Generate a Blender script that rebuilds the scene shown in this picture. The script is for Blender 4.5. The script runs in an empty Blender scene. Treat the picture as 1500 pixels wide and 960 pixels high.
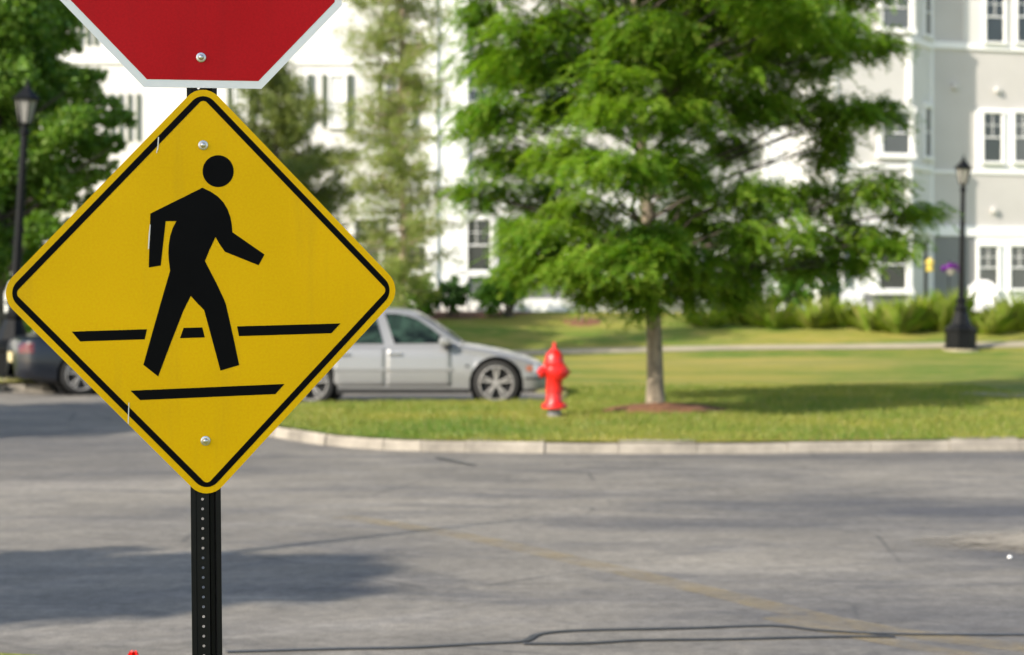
import bpy, bmesh, math, random
import numpy as np
from mathutils import Vector, Matrix
from mathutils.geometry import delaunay_2d_cdt

random.seed(7)
RNG = np.random.default_rng(11)
SC = bpy.context.scene
COL = SC.collection
F = 2500.0          # focal length in photo pixels (60 mm on 36 mm)
H = 1.56            # eye height
HY = 440.0          # horizon row

# ------------------------------------------------------------------ helpers
def ray(px, py):
    return Vector(((px - 750) / F, 1.0, -(py - HY) / F))

def at(px, py, Y):
    r = ray(px, py)
    return Vector((r.x * Y, Y, H + r.z * Y))

def gnd(px, py, z=0.0):
    Y = (H - z) * F / (py - HY)
    return ((px - 750) / F * Y, Y)

def link(o, parent=None):
    COL.objects.link(o)
    if parent is not None:
        o.parent = parent
    return o

def mesh_obj(name, verts, faces, mat, parent=None, smooth=False):
    me = bpy.data.meshes.new(name)
    me.from_pydata([tuple(v) for v in verts], [], [tuple(f) for f in faces])
    me.update()
    if smooth:
        me.polygons.foreach_set('use_smooth', [True] * len(me.polygons))
    me.materials.append(mat)
    return link(bpy.data.objects.new(name, me), parent)

def tri_obj(name, V, nper, mat, parent=None):
    """V: (N*nper,3) array, faces are consecutive runs of nper vertices."""
    n = len(V) // nper
    me = bpy.data.meshes.new(name)
    me.vertices.add(len(V)); me.vertices.foreach_set('co', V.astype(np.float32).ravel())
    me.loops.add(len(V)); me.loops.foreach_set('vertex_index', np.arange(len(V), dtype=np.int32))
    me.polygons.add(n)
    me.polygons.foreach_set('loop_start', np.arange(n, dtype=np.int32) * nper)
    me.polygons.foreach_set('loop_total', np.full(n, nper, dtype=np.int32))
    me.update(calc_edges=True)
    me.materials.append(mat)
    return link(bpy.data.objects.new(name, me), parent)

class MB:
    def __init__(s): s.v = []; s.f = []
    def add(s, verts, faces):
        b = len(s.v); s.v += [Vector(v) for v in verts]; s.f += [tuple(i + b for i in f) for f in faces]
        return s
    def box(s, c, d, M=None):
        x, y, z = d[0] / 2, d[1] / 2, d[2] / 2
        vs = [Vector((i * x, j * y, k * z)) for k in (-1, 1) for j in (-1, 1) for i in (-1, 1)]
        if M is not None: vs = [M @ v for v in vs]
        vs = [v + Vector(c) for v in vs]
        return s.add(vs, [(0, 2, 3, 1), (4, 5, 7, 6), (0, 1, 5, 4), (2, 6, 7, 3), (0, 4, 6, 2), (1, 3, 7, 5)])
    def tube(s, pts, rad, n=8, cap=True):
        pts = [Vector(p) for p in pts]
        if not hasattr(rad, '__len__'): rad = [rad] * len(pts)
        rings = []
        for i, p in enumerate(pts):
            d = (pts[min(i + 1, len(pts) - 1)] - pts[max(i - 1, 0)])
            d = d.normalized() if d.length > 1e-9 else Vector((0, 0, 1))
            a = d.cross(Vector((0, 1, 0))) if abs(d.y) < .9 else d.cross(Vector((1, 0, 0)))
            a.normalize(); b = d.cross(a)
            rings.append([p + (a * math.cos(t) + b * math.sin(t)) * rad[i] for t in [2 * math.pi * k / n for k in range(n)]])
        b0 = len(s.v)
        for r in rings: s.v += r
        for i in range(len(pts) - 1):
            for k in range(n):
                s.f.append((b0 + i * n + k, b0 + i * n + (k + 1) % n, b0 + (i + 1) * n + (k + 1) % n, b0 + (i + 1) * n + k))
        if cap:
            s.f.append(tuple(b0 + k for k in range(n))[::-1])
            s.f.append(tuple(b0 + (len(pts) - 1) * n + k for k in range(n)))
        return s
    def lathe(s, prof, c=(0, 0, 0), n=24, M=None, ph=0.0, cap=True):
        b0 = len(s.v); c = Vector(c)
        for r, z in prof:
            for k in range(n):
                t = 2 * math.pi * k / n + ph
                v = Vector((r * math.cos(t), r * math.sin(t), z))
                if M is not None: v = M @ v
                s.v.append(v + c)
        for i in range(len(prof) - 1):
            for k in range(n):
                s.f.append((b0 + i * n + k, b0 + i * n + (k + 1) % n, b0 + (i + 1) * n + (k + 1) % n, b0 + (i + 1) * n + k))
        if cap:
            s.f.append(tuple(b0 + k for k in range(n))[::-1])
            s.f.append(tuple(b0 + (len(prof) - 1) * n + k for k in range(n)))
        return s
    def prism(s, poly, z0, z1, M=None):
        n = len(poly); vs = [Vector((p[0], p[1], z0)) for p in poly] + [Vector((p[0], p[1], z1)) for p in poly]
        if M is not None: vs = [M @ v for v in vs]
        return s.add(vs, [tuple(range(n))[::-1], tuple(range(n, 2 * n))] + [(i, (i + 1) % n, n + (i + 1) % n, n + i) for i in range(n)])
    def build(s, name, mat, parent=None, smooth=False, bevel=0.0, auto=False):
        o = mesh_obj(name, s.v, s.f, mat, parent, smooth)
        bm = bmesh.new(); bm.from_mesh(o.data)
        bmesh.ops.recalc_face_normals(bm, faces=bm.faces)
        if bevel > 0:
            bmesh.ops.bevel(bm, geom=[e for e in bm.edges], offset=bevel, segments=2, affect='EDGES', profile=.6)
        if auto:
            for f in bm.faces: f.smooth = True
            for e in bm.edges:
                if len(e.link_faces) == 2 and e.calc_face_angle(0) > math.radians(38): e.smooth = False
        bm.to_mesh(o.data); bm.free()
        return o

def tag(o, label=None, cat=None, group=None, kind=None):
    if label: o['label'] = label
    if cat: o['category'] = cat
    if group: o['group'] = group
    if kind: o['kind'] = kind
    return o

def thing(name, label, cat, loc=(0, 0, 0), rot=(0, 0, 0), group=None):
    o = bpy.data.objects.new(name, None); link(o)
    o.location = loc; o.rotation_euler = rot; o.empty_display_size = .2
    return tag(o, label, cat, group)

def children(o): return [c for c in list(COL.objects) if c.parent == o]
def copy_tree(o, parent=None):
    c = o.copy(); COL.objects.link(c); c.parent = parent
    for ch in children(o): copy_tree(ch, c)
    return c

def sheet(name, poly, zf, mat, step=1.0, parent=None, holes=()):
    """triangulated sheet bounded by poly, with interior grid points; zf(x,y)->z"""
    poly = [Vector((p[0], p[1])) for p in poly]
    bd = []
    for i, p in enumerate(poly):
        q = poly[(i + 1) % len(poly)]; n = max(1, int((q - p).length / step))
        bd += [p.lerp(q, k / n) for k in range(n)]
    def inside(x, y, pl):
        c = False; j = len(pl) - 1
        for i in range(len(pl)):
            if (pl[i].y > y) != (pl[j].y > y) and x < (pl[j].x - pl[i].x) * (y - pl[i].y) / (pl[j].y - pl[i].y) + pl[i].x: c = not c
            j = i
        return c
    vs = list(bd); es = [(i, (i + 1) % len(bd)) for i in range(len(bd))]
    x0 = min(p.x for p in poly); x1 = max(p.x for p in poly); y0 = min(p.y for p in poly); y1 = max(p.y for p in poly)
    y = y0 + step * .5
    while y < y1:
        x = x0 + step * .5
        while x < x1:
            if inside(x, y, poly): vs.append(Vector((x, y)))
            x += step
        y += step
    V, E, Fc, *_ = delaunay_2d_cdt(vs, es, [], 0, 1e-5)
    fs = []
    for f in Fc:
        cx = sum(V[i].x for i in f) / len(f); cy = sum(V[i].y for i in f) / len(f)
        if inside(cx, cy, poly): fs.append(f)
    return mesh_obj(name, [(v.x, v.y, zf(v.x, v.y)) for v in V], fs, mat, parent, smooth=True)

# ------------------------------------------------------------------ materials
def mat_new(name):
    m = bpy.data.materials.new(name); m.use_nodes = True
    nt = m.node_tree; b = nt.nodes['Principled BSDF']
    return m, nt, b

def N(nt, t, **kw):
    n = nt.nodes.new(t)
    for k, v in kw.items():
        if k.startswith('i_'): n.inputs[k[2:].replace('_', ' ')].default_value = v
        else: setattr(n, k, v)
    return n

def mixc(nt, fac, a, b, mode='MIX'):
    n = nt.nodes.new('ShaderNodeMix'); n.data_type = 'RGBA'; n.blend_type = mode
    for sock, v in ((n.inputs[0], fac), (n.inputs[6], a), (n.inputs[7], b)):
        if hasattr(v, 'links'): nt.links.new(v, sock)
        elif isinstance(v, (int, float)): sock.default_value = v
        else: sock.default_value = (*v, 1) if len(v) == 3 else v
    return n.outputs[2]

def noise(nt, scale, detail=4, rough=.6, vec=None, dim='3D', dist=0.0):
    n = N(nt, 'ShaderNodeTexNoise'); n.inputs['Scale'].default_value = scale
    n.inputs['Detail'].default_value = detail; n.inputs['Roughness'].default_value = rough
    n.inputs['Distortion'].default_value = dist
    if vec is not None: nt.links.new(vec, n.inputs['Vector'])
    return n.outputs['Fac']

def ramp(nt, fac, stops, interp='LINEAR'):
    r = nt.nodes.new('ShaderNodeValToRGB'); r.color_ramp.interpolation = interp
    cr = r.color_ramp
    while len(cr.elements) < len(stops): cr.elements.new(.5)
    for e, (p, c) in zip(cr.elements, stops):
        e.position = p; e.color = (c, c, c, 1) if isinstance(c, (int, float)) else (*c, 1)
    nt.links.new(fac, r.inputs[0]); return r.outputs[0]

def mapping(nt, vec, scale=(1, 1, 1), rot=(0, 0, 0), loc=(0, 0, 0)):
    m = N(nt, 'ShaderNodeMapping'); m.inputs['Scale'].default_value = scale
    m.inputs['Rotation'].default_value = rot; m.inputs['Location'].default_value = loc
    nt.links.new(vec, m.inputs['Vector']); return m.outputs[0]

def math_n(nt, op, a, b=0.0, clamp=False):
    n = N(nt, 'ShaderNodeMath', operation=op); n.use_clamp = clamp
    for s, v in ((n.inputs[0], a), (n.inputs[1], b)):
        if hasattr(v, 'links'): nt.links.new(v, s)
        else: s.default_value = v
    return n.outputs[0]

def bump(nt, b, h, strength=.3, dist=.01):
    n = N(nt, 'ShaderNodeBump'); n.inputs['Strength'].default_value = strength; n.inputs['Distance'].default_value = dist
    nt.links.new(h, n.inputs['Height']); nt.links.new(n.outputs[0], b.inputs['Normal'])

def objco(nt): return N(nt, 'ShaderNodeTexCoord').outputs['Object']

def simple(name, c, rough=.6, metal=0.0, var=.12, scale=8.0, spec=.5, coat=0.0, bmp=0.0):
    m, nt, b = mat_new(name)
    co = objco(nt)
    n = noise(nt, scale, 5, .65, co)
    dark = tuple(x * (1 - var) for x in c); light = tuple(min(1, x * (1 + var)) for x in c)
    nt.links.new(mixc(nt, ramp(nt, n, [(.3, 0.0), (.7, 1.0)]), dark, light), b.inputs['Base Color'])
    b.inputs['Roughness'].default_value = rough; b.inputs['Metallic'].default_value = metal
    b.inputs['Specular IOR Level'].default_value = spec
    if coat: b.inputs['Coat Weight'].default_value = coat; b.inputs['Coat Roughness'].default_value = .05
    if bmp: bump(nt, b, noise(nt, scale * 12, 3, .6, co), bmp, .004)
    return m

def ellipse_mask(nt, co, cx, cy, rx, ry, rot=0.0, soft=.5, warp=None):
    v = mapping(nt, co, loc=(-cx, -cy, 0)) if True else co
    m = N(nt, 'ShaderNodeMapping', vector_type='TEXTURE')
    m.inputs['Location'].default_value = (cx, cy, 0); m.inputs['Rotation'].default_value = (0, 0, rot)
    m.inputs['Scale'].default_value = (rx, ry, 1e6)
    nt.links.new(co, m.inputs['Vector'])
    l = N(nt, 'ShaderNodeVectorMath', operation='LENGTH'); nt.links.new(m.outputs[0], l.inputs[0])
    d = l.outputs['Value']
    if warp is not None: d = math_n(nt, 'ADD', d, warp)
    r = N(nt, 'ShaderNodeMapRange'); r.inputs['From Min'].default_value = 1.0; r.inputs['From Max'].default_value = 1 - soft
    nt.links.new(d, r.inputs['Value']); return r.outputs[0]

# asphalt -----------------------------------------------------------
def asphalt():
    m, nt, b = mat_new('asphalt_worn')
    co = objco(nt)
    big = noise(nt, .28, 4, .6, co)
    c = mixc(nt, ramp(nt, big, [(.35, 0.0), (.65, 1.0)]), (.128, .119, .104), (.226, .206, .172))
    # long drive-direction streaks
    s1 = noise(nt, 1.0, 5, .7, mapping(nt, co, (.5, 1.3, 1), (0, 0, .22)), dist=1.0)
    c = mixc(nt, math_n(nt, 'MULTIPLY', ramp(nt, s1, [(.46, 0.0), (.64, 1.0)]), .72), c, (.092, .090, .090))
    s2 = noise(nt, 1.7, 5, .7, mapping(nt, co, (.55, 1.5, 1), (0, 0, -.45), (4, 2, 0)), dist=1.2)
    c = mixc(nt, math_n(nt, 'MULTIPLY', ramp(nt, s2, [(.50, 0.0), (.68, 1.0)]), .5), c, (.245, .228, .20))
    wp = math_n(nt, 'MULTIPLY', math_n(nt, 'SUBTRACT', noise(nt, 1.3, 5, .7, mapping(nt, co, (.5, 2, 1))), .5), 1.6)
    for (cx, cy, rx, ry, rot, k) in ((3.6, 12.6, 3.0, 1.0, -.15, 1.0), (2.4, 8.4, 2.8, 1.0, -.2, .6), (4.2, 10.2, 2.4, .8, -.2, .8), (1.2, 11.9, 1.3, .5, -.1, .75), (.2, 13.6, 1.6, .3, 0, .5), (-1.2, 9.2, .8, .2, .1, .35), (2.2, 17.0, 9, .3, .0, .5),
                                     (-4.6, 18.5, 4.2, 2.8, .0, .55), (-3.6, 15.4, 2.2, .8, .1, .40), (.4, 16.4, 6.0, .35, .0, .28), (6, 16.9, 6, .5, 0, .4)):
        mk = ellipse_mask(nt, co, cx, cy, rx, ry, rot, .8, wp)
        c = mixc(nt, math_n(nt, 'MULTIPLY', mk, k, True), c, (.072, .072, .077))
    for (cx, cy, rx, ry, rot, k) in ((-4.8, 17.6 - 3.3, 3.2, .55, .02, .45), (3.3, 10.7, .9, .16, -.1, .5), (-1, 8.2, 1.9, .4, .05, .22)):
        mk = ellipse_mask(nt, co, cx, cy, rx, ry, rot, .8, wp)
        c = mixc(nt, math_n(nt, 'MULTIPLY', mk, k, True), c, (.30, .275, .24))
    mt = noise(nt, 3.2, 6, .8, co)
    c = mixc(nt, .6, c, ramp(nt, mt, [(.32, .36), (.68, .62)]), 'OVERLAY')
    g = noise(nt, 95, 3, .8, co)
    c = mixc(nt, .75, c, ramp(nt, g, [(.3, .30), (.7, .70)]), 'OVERLAY')
    g2 = noise(nt, 14, 4, .75, co)
    c = mixc(nt, .7, c, ramp(nt, g2, [(.3, .33), (.7, .67)]), 'OVERLAY')
    vo = N(nt, 'ShaderNodeTexVoronoi'); vo.feature = 'DISTANCE_TO_EDGE'; vo.inputs['Scale'].default_value = .55
    nt.links.new(mapping(nt, mixc(nt, .06, co, N(nt, 'ShaderNodeTexNoise', i_Scale=2.0).outputs['Color']), (1, 1, 0)), vo.inputs['Vector'])
    ck = ramp(nt, vo.outputs['Distance'], [(0.0, 1.0), (.012, 0.0)])
    ck = math_n(nt, 'MULTIPLY', ck, ramp(nt, noise(nt, .5, 2, .5, co), [(.52, 0.0), (.6, .6)]))
    c = mixc(nt, ck, c, (.05, .05, .05))
    nt.links.new(c, b.inputs['Base Color'])
    b.inputs['Roughness'].default_value = .82; b.inputs['Specular IOR Level'].default_value = .3
    bump(nt, b, g, .5, .006)
    return m

def grass_mat(name, dry=.35):
    m, nt, b = mat_new(name)
    co = objco(nt)
    n1 = noise(nt, .35, 5, .65, mapping(nt, co, (.5, 1.3, 1)))
    n2 = noise(nt, 2.6, 5, .7, mapping(nt, co, (.6, 1.5, 1)))
    n3 = noise(nt, 38, 4, .8, co)
    c = mixc(nt, ramp(nt, n1, [(.42, 0.0), (.60, 1.0)]), (.080, .160, .016), (.270, .250, .045))
    c = mixc(nt, math_n(nt, 'MULTIPLY', ramp(nt, n2, [(.44, 0.0), (.66, 1.0)]), dry + .2), c, (.36, .28, .095))
    # dry band behind the tree and along the far kerb
    wp = math_n(nt, 'MULTIPLY', math_n(nt, 'SUBTRACT', n2, .5), 1.4)
    for (cx, cy, rx, ry, rot, k) in ((3.6, 23.6, 4.5, 1.6, .05, .75), (1.3, 21.4, 2.4, .8, .0, .45), (2.0, 27.6, 3.5, .8, -.05, .8), (5.5, 36, 6, 1.8, 0, .4)):
        c = mixc(nt, math_n(nt, 'MULTIPLY', ellipse_mask(nt, co, cx, cy, rx, ry, rot, .8, wp), k, True), c, (.37, .285, .10))
    for (cx, cy, rx, ry, rot, k) in ((3, 18.7, 9, .7, .0, .5),):
        c = mixc(nt, math_n(nt, 'MULTIPLY', ellipse_mask(nt, co, cx, cy, rx, ry, rot, .8, wp), k, True), c, (.085, .185, .03))
    c = mixc(nt, .8, c, ramp(nt, n3, [(.25, .25), (.75, .75)]), 'OVERLAY')
    nt.links.new(c, b.inputs['Base Color']); b.inputs['Roughness'].default_value = .9
    b.inputs['Specular IOR Level'].default_value = .15
    bump(nt, b, n3, .9, .03)
    return m

def leaf_mat(name, ca, cb, cc, trans=.35, scale=1.1):
    m, nt, b = mat_new(name)
    geo = N(nt, 'ShaderNodeNewGeometry')
    co = objco(nt)
    n = noise(nt, scale, 3, .6, co)
    c = mixc(nt, ramp(nt, n, [(.35, 0.0), (.65, 1.0)]), ca, cb)
    c = mixc(nt, ramp(nt, geo.outputs['Random Per Island'], [(.55, 0.0), (1.0, .8)]), c, cc)
    nt.links.new(c, b.inputs['Base Color']); b.inputs['Roughness'].default_value = .5
    b.inputs['Specular IOR Level'].default_value = .35
    tr = N(nt, 'ShaderNodeBsdfTranslucent'); nt.links.new(mixc(nt, 1.0, c, (1.25, 1.35, .5, 1), 'MULTIPLY'), tr.inputs['Color'])
    mx = N(nt, 'ShaderNodeMixShader'); mx.inputs[0].default_value = trans
    nt.links.new(b.outputs[0], mx.inputs[1]); nt.links.new(tr.outputs[0], mx.inputs[2])
    nt.links.new(mx.outputs[0], nt.nodes['Material Output'].inputs['Surface'])
    return m

def siding(name, c, lap=.13, var=.05):
    m, nt, b = mat_new(name)
    co = objco(nt)
    sx = N(nt, 'ShaderNodeSeparateXYZ'); nt.links.new(co, sx.inputs[0])
    saw = math_n(nt, 'FRACT', math_n(nt, 'DIVIDE', sx.outputs['Z'], lap))
    n = noise(nt, .8, 4, .6, co)
    base = mixc(nt, ramp(nt, n, [(.3, 0.0), (.7, 1.0)]), tuple(x * (1 - var) for x in c), tuple(min(.9, x * (1 + var)) for x in c))
    gap = ramp(nt, saw, [(0.0, 1.0), (.08, 0.0)])
    nt.links.new(mixc(nt, math_n(nt, 'MULTIPLY', gap, .35), base, tuple(x * .5 for x in c)), b.inputs['Base Color'])
    b.inputs['Roughness'].default_value = .6
    bump(nt, b, saw, .6, .02)
    return m

def bark_mat(name, a, bcol, s=14):
    m, nt, b = mat_new(name)
    co = objco(nt)
    n = noise(nt, s, 6, .75, mapping(nt, co, (1, 1, .35)))
    nt.links.new(mixc(nt, ramp(nt, n, [(.38, 0.0), (.62, 1.0)]), a, bcol), b.inputs['Base Color'])
    b.inputs['Roughness'].default_value = .9
    bump(nt, b, n, .8, .02)
    return m

def glass_mat(name, c, rough=.06):
    m, nt, b = mat_new(name)
    co = objco(nt)
    n = noise(nt, .7, 3, .6, co)
    if name == 'car_glass': n = ramp(nt, noise(nt, 3.4, 4, .6, co, dist=.8), [(.45, 0.0), (.62, 1.0)])  # car windows: blotchy green reflections painted into the base colour
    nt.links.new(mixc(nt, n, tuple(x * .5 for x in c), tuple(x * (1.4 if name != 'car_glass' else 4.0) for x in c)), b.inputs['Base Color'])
    b.inputs['Roughness'].default_value = rough; b.inputs['Specular IOR Level'].default_value = .8 if name != 'car_glass' else .22
    return m

M = {}
M['asphalt'] = asphalt()
M['lawn'] = grass_mat('lawn_grass')
M['blade'] = leaf_mat('grass_blades', (.10, .19, .022), (.25, .26, .045), (.38, .31, .11), .38, .45)
M['ground'] = simple('bare_ground', (.16, .17, .08), .95, scale=.3, var=.3)
M['kerb'] = simple('granite_kerb', (.245, .222, .185), .85, var=.42, scale=2.2, bmp=.6)
M['kerbworn'] = simple('worn_edge', (.13, .13, .045), .95, var=.3, scale=3)
M['kerbmoss'] = simple('kerb_moss', (.12, .15, .05), .9)
M['concrete'] = simple('path_concrete', (.29, .255, .175), .9, var=.2, scale=1.2)
M['mulch'] = simple('red_mulch', (.15, .066, .030), .95, var=.5, scale=22, bmp=.9)
M['mulchdark'] = simple('dark_mulch', (.11, .05, .035), .95, var=.4, scale=10, bmp=.9)
M['seal'] = simple('crack_sealant', (.05, .05, .052), .5, var=.3, scale=6)
M['white'] = simple('white_trim', (.82, .82, .80), .5, var=.03, scale=1.0)
M['sidwhite'] = siding('white_siding', (.66, .65, .63))
M['sidgreige'] = siding('greige_siding', (.53, .51, .49))
M['sidlight'] = siding('pale_siding', (.57, .555, .535))
M['sidgrey'] = siding('grey_siding', (.20, .205, .21))
M['shutter'] = simple('green_shutter', (.08, .10, .07), .6)
M['roof'] = simple('roof_shingle', (.12, .12, .13), .9, scale=4, var=.3)
M['pane'] = glass_mat('window_glass', (.03, .035, .035), .12)
M['paneblind'] = glass_mat('window_blind', (.085, .09, .09), .2)
M['panewhite'] = glass_mat('white_blind', (.62, .62, .60), .3)
M['yellow'] = simple('yellow_sheeting', (.87, .49, .001), .5, var=.07, scale=2.2, spec=.12)
def sheeting(name, c, dark, spec=.12):
    m, nt, b = mat_new(name); co = objco(nt)
    st = noise(nt, 3.0, 5, .6, mapping(nt, co, (4, 1, .35))); bl = noise(nt, 2.0, 3, .5, co); fn = noise(nt, 160, 2, .6, co); sp = noise(nt, 55, 5, .85, co)
    k = mixc(nt, ramp(nt, bl, [(.35, 0.0), (.65, 1.0)]), c, tuple(x * .90 for x in c))
    k = mixc(nt, math_n(nt, 'MULTIPLY', ramp(nt, st, [(.52, 0.0), (.72, 1.0)]), .22), k, dark)
    k = mixc(nt, math_n(nt, 'MULTIPLY', ramp(nt, sp, [(.68, 0.0), (.74, 1.0)]), .45), k, tuple(x * .4 for x in dark))
    k = mixc(nt, .25, k, ramp(nt, fn, [(.3, .35), (.7, .65)]), 'OVERLAY')
    nt.links.new(k, b.inputs['Base Color']); b.inputs['Specular IOR Level'].default_value = spec
    nt.links.new(ramp(nt, bl, [(.3, .38), (.7, .6)]), b.inputs['Roughness']); return m
M['yellow'] = sheeting('yellow_sheeting', (.84, .485, .001), (.50, .27, .02))
M['red'] = simple('red_sheeting', (.50, .006, .010), .5, var=.06, scale=4, spec=.12)
M['red'] = sheeting('red_sheeting', (.50, .006, .010), (.24, .010, .012))
M['signwhite'] = simple('white_sheeting', (.80, .81, .82), .4, var=.03)
M['signblack'] = simple('black_sheeting', (.002, .002, .0025), .55, var=.2, spec=.07)
M['scratch'] = simple('scratch_bare', (.75, .72, .66), .5)
M['alu'] = simple('sign_back', (.5, .5, .5), .4, .8)
M['postblack'] = simple('post_black', (.006, .006, .007), .45, var=.3, scale=9, spec=.2)
M['bolt'] = simple('bolt_steel', (.62, .60, .56), .28, .9, var=.2, scale=60)
M['hydrant'] = simple('hydrant_red', (.56, .010, .008), .40, var=.28, scale=9, coat=.15)
M['hydgrey'] = simple('hydrant_stub', (.16, .155, .16), .7, var=.2)
M['lampblack'] = simple('lamp_black', (.004, .0045, .005), .5, var=.3, scale=6, spec=.18)
M['lampglass'] = glass_mat('lamp_glass', (.24, .235, .215), .25)
M['silver'] = simple('silver_paint', (.245, .25, .25), .38, .35, var=.02, scale=2, coat=.7)
M['navy'] = simple('navy_paint', (.004, .006, .012), .35, .05, var=.05, coat=.4)
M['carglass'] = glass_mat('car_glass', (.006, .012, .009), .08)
M['rubber'] = simple('tyre_rubber', (.009, .009, .009), .75, var=.3)
M['rim'] = simple('alloy_rim', (.30, .295, .285), .38, .3, var=.1)
M['dark'] = simple('underbody_dark', (.012, .012, .013), .8)
M['lens'] = glass_mat('lamp_lens', (.5, .52, .55), .08)
M['amber'] = glass_mat('amber_lens', (.28, .10, .06), .15)
M['redlens'] = glass_mat('red_lens', (.10, .006, .006), .2)
M['plate'] = simple('number_plate', (.65, .55, .30), .5)
M['chrome'] = simple('chrome', (.8, .8, .8), .12, 1.0, var=.02)
M['leafA'] = leaf_mat('locust_leaf', (.095, .225, .02), (.19, .32, .032), (.30, .36, .055), .46)
M['leafB'] = leaf_mat('oak_leaf', (.075, .18, .022), (.155, .28, .035), (.23, .32, .06), .42, .7)
M['leafC'] = leaf_mat('larch_needle', (.17, .25, .05), (.27, .32, .09), (.34, .31, .15), .42, .9)
M['leafD'] = leaf_mat('olive_needle', (.10, .15, .035), (.18, .22, .05), (.24, .25, .09), .38, .9)
M['leafS'] = leaf_mat('shrub_leaf', (.11, .28, .035), (.21, .40, .05), (.27, .40, .08), .5, 1.6)
M['leafSd'] = leaf_mat('dark_shrub_leaf', (.05, .13, .03), (.09, .19, .045), (.13, .20, .07), .35, 1.6)
M['leafG'] = leaf_mat('tall_grass', (.26, .42, .05), (.46, .52, .10), (.52, .46, .2), .6, 1.2)
M['twig'] = leaf_mat('bare_twig', (.24, .16, .12), (.30, .20, .15), (.34, .24, .18), .1)
M['bark'] = bark_mat('grey_bark', (.12, .10, .075), (.34, .28, .205))
M['barkdark'] = bark_mat('dark_bark', (.06, .05, .04), (.14, .115, .09))
M['barklimb'] = bark_mat('limb_bark', (.04, .033, .025), (.10, .082, .062))
M['barkpale'] = bark_mat('pale_bark', (.26, .19, .14), (.42, .33, .26))
M['petalred'] = simple('red_petal', (.75, .01, .008), .5)
M['petalpurple'] = simple('purple_petal', (.16, .015, .25), .6, scale=30, var=.5)
M['petalwhite'] = simple('white_petal', (.8, .8, .78), .6)
M['leafy'] = simple('weed_leaf', (.25, .35, .04), .6)
M['yellowp'] = simple('yellow_plastic', (.55, .42, .08), .5)
M['plastic'] = simple('white_plastic', (.55, .55, .55), .4, var=.02)
M['wood'] = simple('grey_wood', (.35, .33, .30), .8)

# faded yellow paint: wears through to the asphalt with real transparency
def worn_paint():
    m, nt, b = mat_new('faded_yellow_paint')
    co = objco(nt)
    b.inputs['Base Color'].default_value = (.34, .26, .13, 1); b.inputs['Roughness'].default_value = .8
    n = noise(nt, 3.0, 6, .8, co)
    a = math_n(nt, 'MULTIPLY', ramp(nt, n, [(.34, 0.0), (.66, 1.0)]), .42)
    nt.links.new(a, b.inputs['Alpha']); return m
M['paint'] = worn_paint()

# ------------------------------------------------------------------ terrain
TY = [0, 17, 20, 24, 30, 35, 38, 40, 42, 44, 45.5, 48, 52, 70, 200]
TZ = [.115, .115, .155, .15, .17, .22, .29, .37, .62, .95, 1.2, 1.28, 1.3, 1.3, 1.5]
def tz(x, y):
    a = 0.0
    for d in (-1.0, -.5, 0, .5, 1.0): a += float(np.interp(y + d, TY, TZ))
    a /= 5
    if y > 19.5: a += .03 * math.sin(x * .6 + 1) * math.sin(y * .45) * min(1, (y - 19.5) / 3)
    return a
def on_terrain(px, py, lo=17.5, hi=60):
    """where the sight line through a photo point meets the lawn"""
    for i in range(48):
        mid = (lo + hi) / 2; p = at(px, py, mid)
        if p.z > tz(p.x, mid): lo = mid
        else: hi = mid
    p = at(px, py, lo); return Vector((p.x, lo, tz(p.x, lo)))

g = mesh_obj('ground', [(-300, -60, -.03), (300, -60, -.03), (300, 400, -.03), (-300, 400, -.03)], [(0, 1, 2, 3)], M['ground'])
tag(g, kind='structure')
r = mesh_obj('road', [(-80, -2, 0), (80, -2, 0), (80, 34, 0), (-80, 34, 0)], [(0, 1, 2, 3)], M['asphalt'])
tag(r, kind='structure')

def smooth_line(pts, n=6):
    out = []
    P = [Vector(p) for p in pts]
    for i in range(len(P) - 1):
        p0 = P[max(i - 1, 0)]; p1 = P[i]; p2 = P[i + 1]; p3 = P[min(i + 2, len(P) - 1)]
        for k in range(n):
            t = k / n
            out.append(.5 * ((2 * p1) + (p2 - p0) * t + (2 * p0 - 5 * p1 + 4 * p2 - p3) * t * t + (3 * p1 - p0 - 3 * p2 + p3) * t ** 3))
    out.append(P[-1]); return out

front = [(60, 19.0), (25, 18.4), (9, 18.05)] + [gnd(*p) for p in ((1500, 660), (1200, 663), (1000, 665), (800, 664), (600, 661), (500, 655), (440, 647), (400, 640))]
front += [(-3.15, 20.5), (-3.45, 21.5), (-3.35, 22.4), (-2.7, 23.1), (-1.4, 23.8), (-.2, 24.15), (.45, 24.35)]
front = [Vector((x, y)) for x, y in front]
fl = smooth_line(front, 6)
bulb = smooth_line([Vector(p) for p in ((.45, 24.35), (.78, 24.8), (.85, 26.2), (.75, 28.0), (-.4, 30.4), (-2.5, 31.9), (-5.8, 32.2), (-7.1, 31.0), (-7.7, 29.5), (-8.6, 29.0), (-14, 28.7), (-60, 28.0))], 5)
lawnpoly = fl + bulb[1:] + [Vector((-60, 95)), Vector((60, 95))]
lawn = sheet('lawn', lawnpoly, tz, M['lawn'], 1.1)
tag(lawn, kind='structure')

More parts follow.
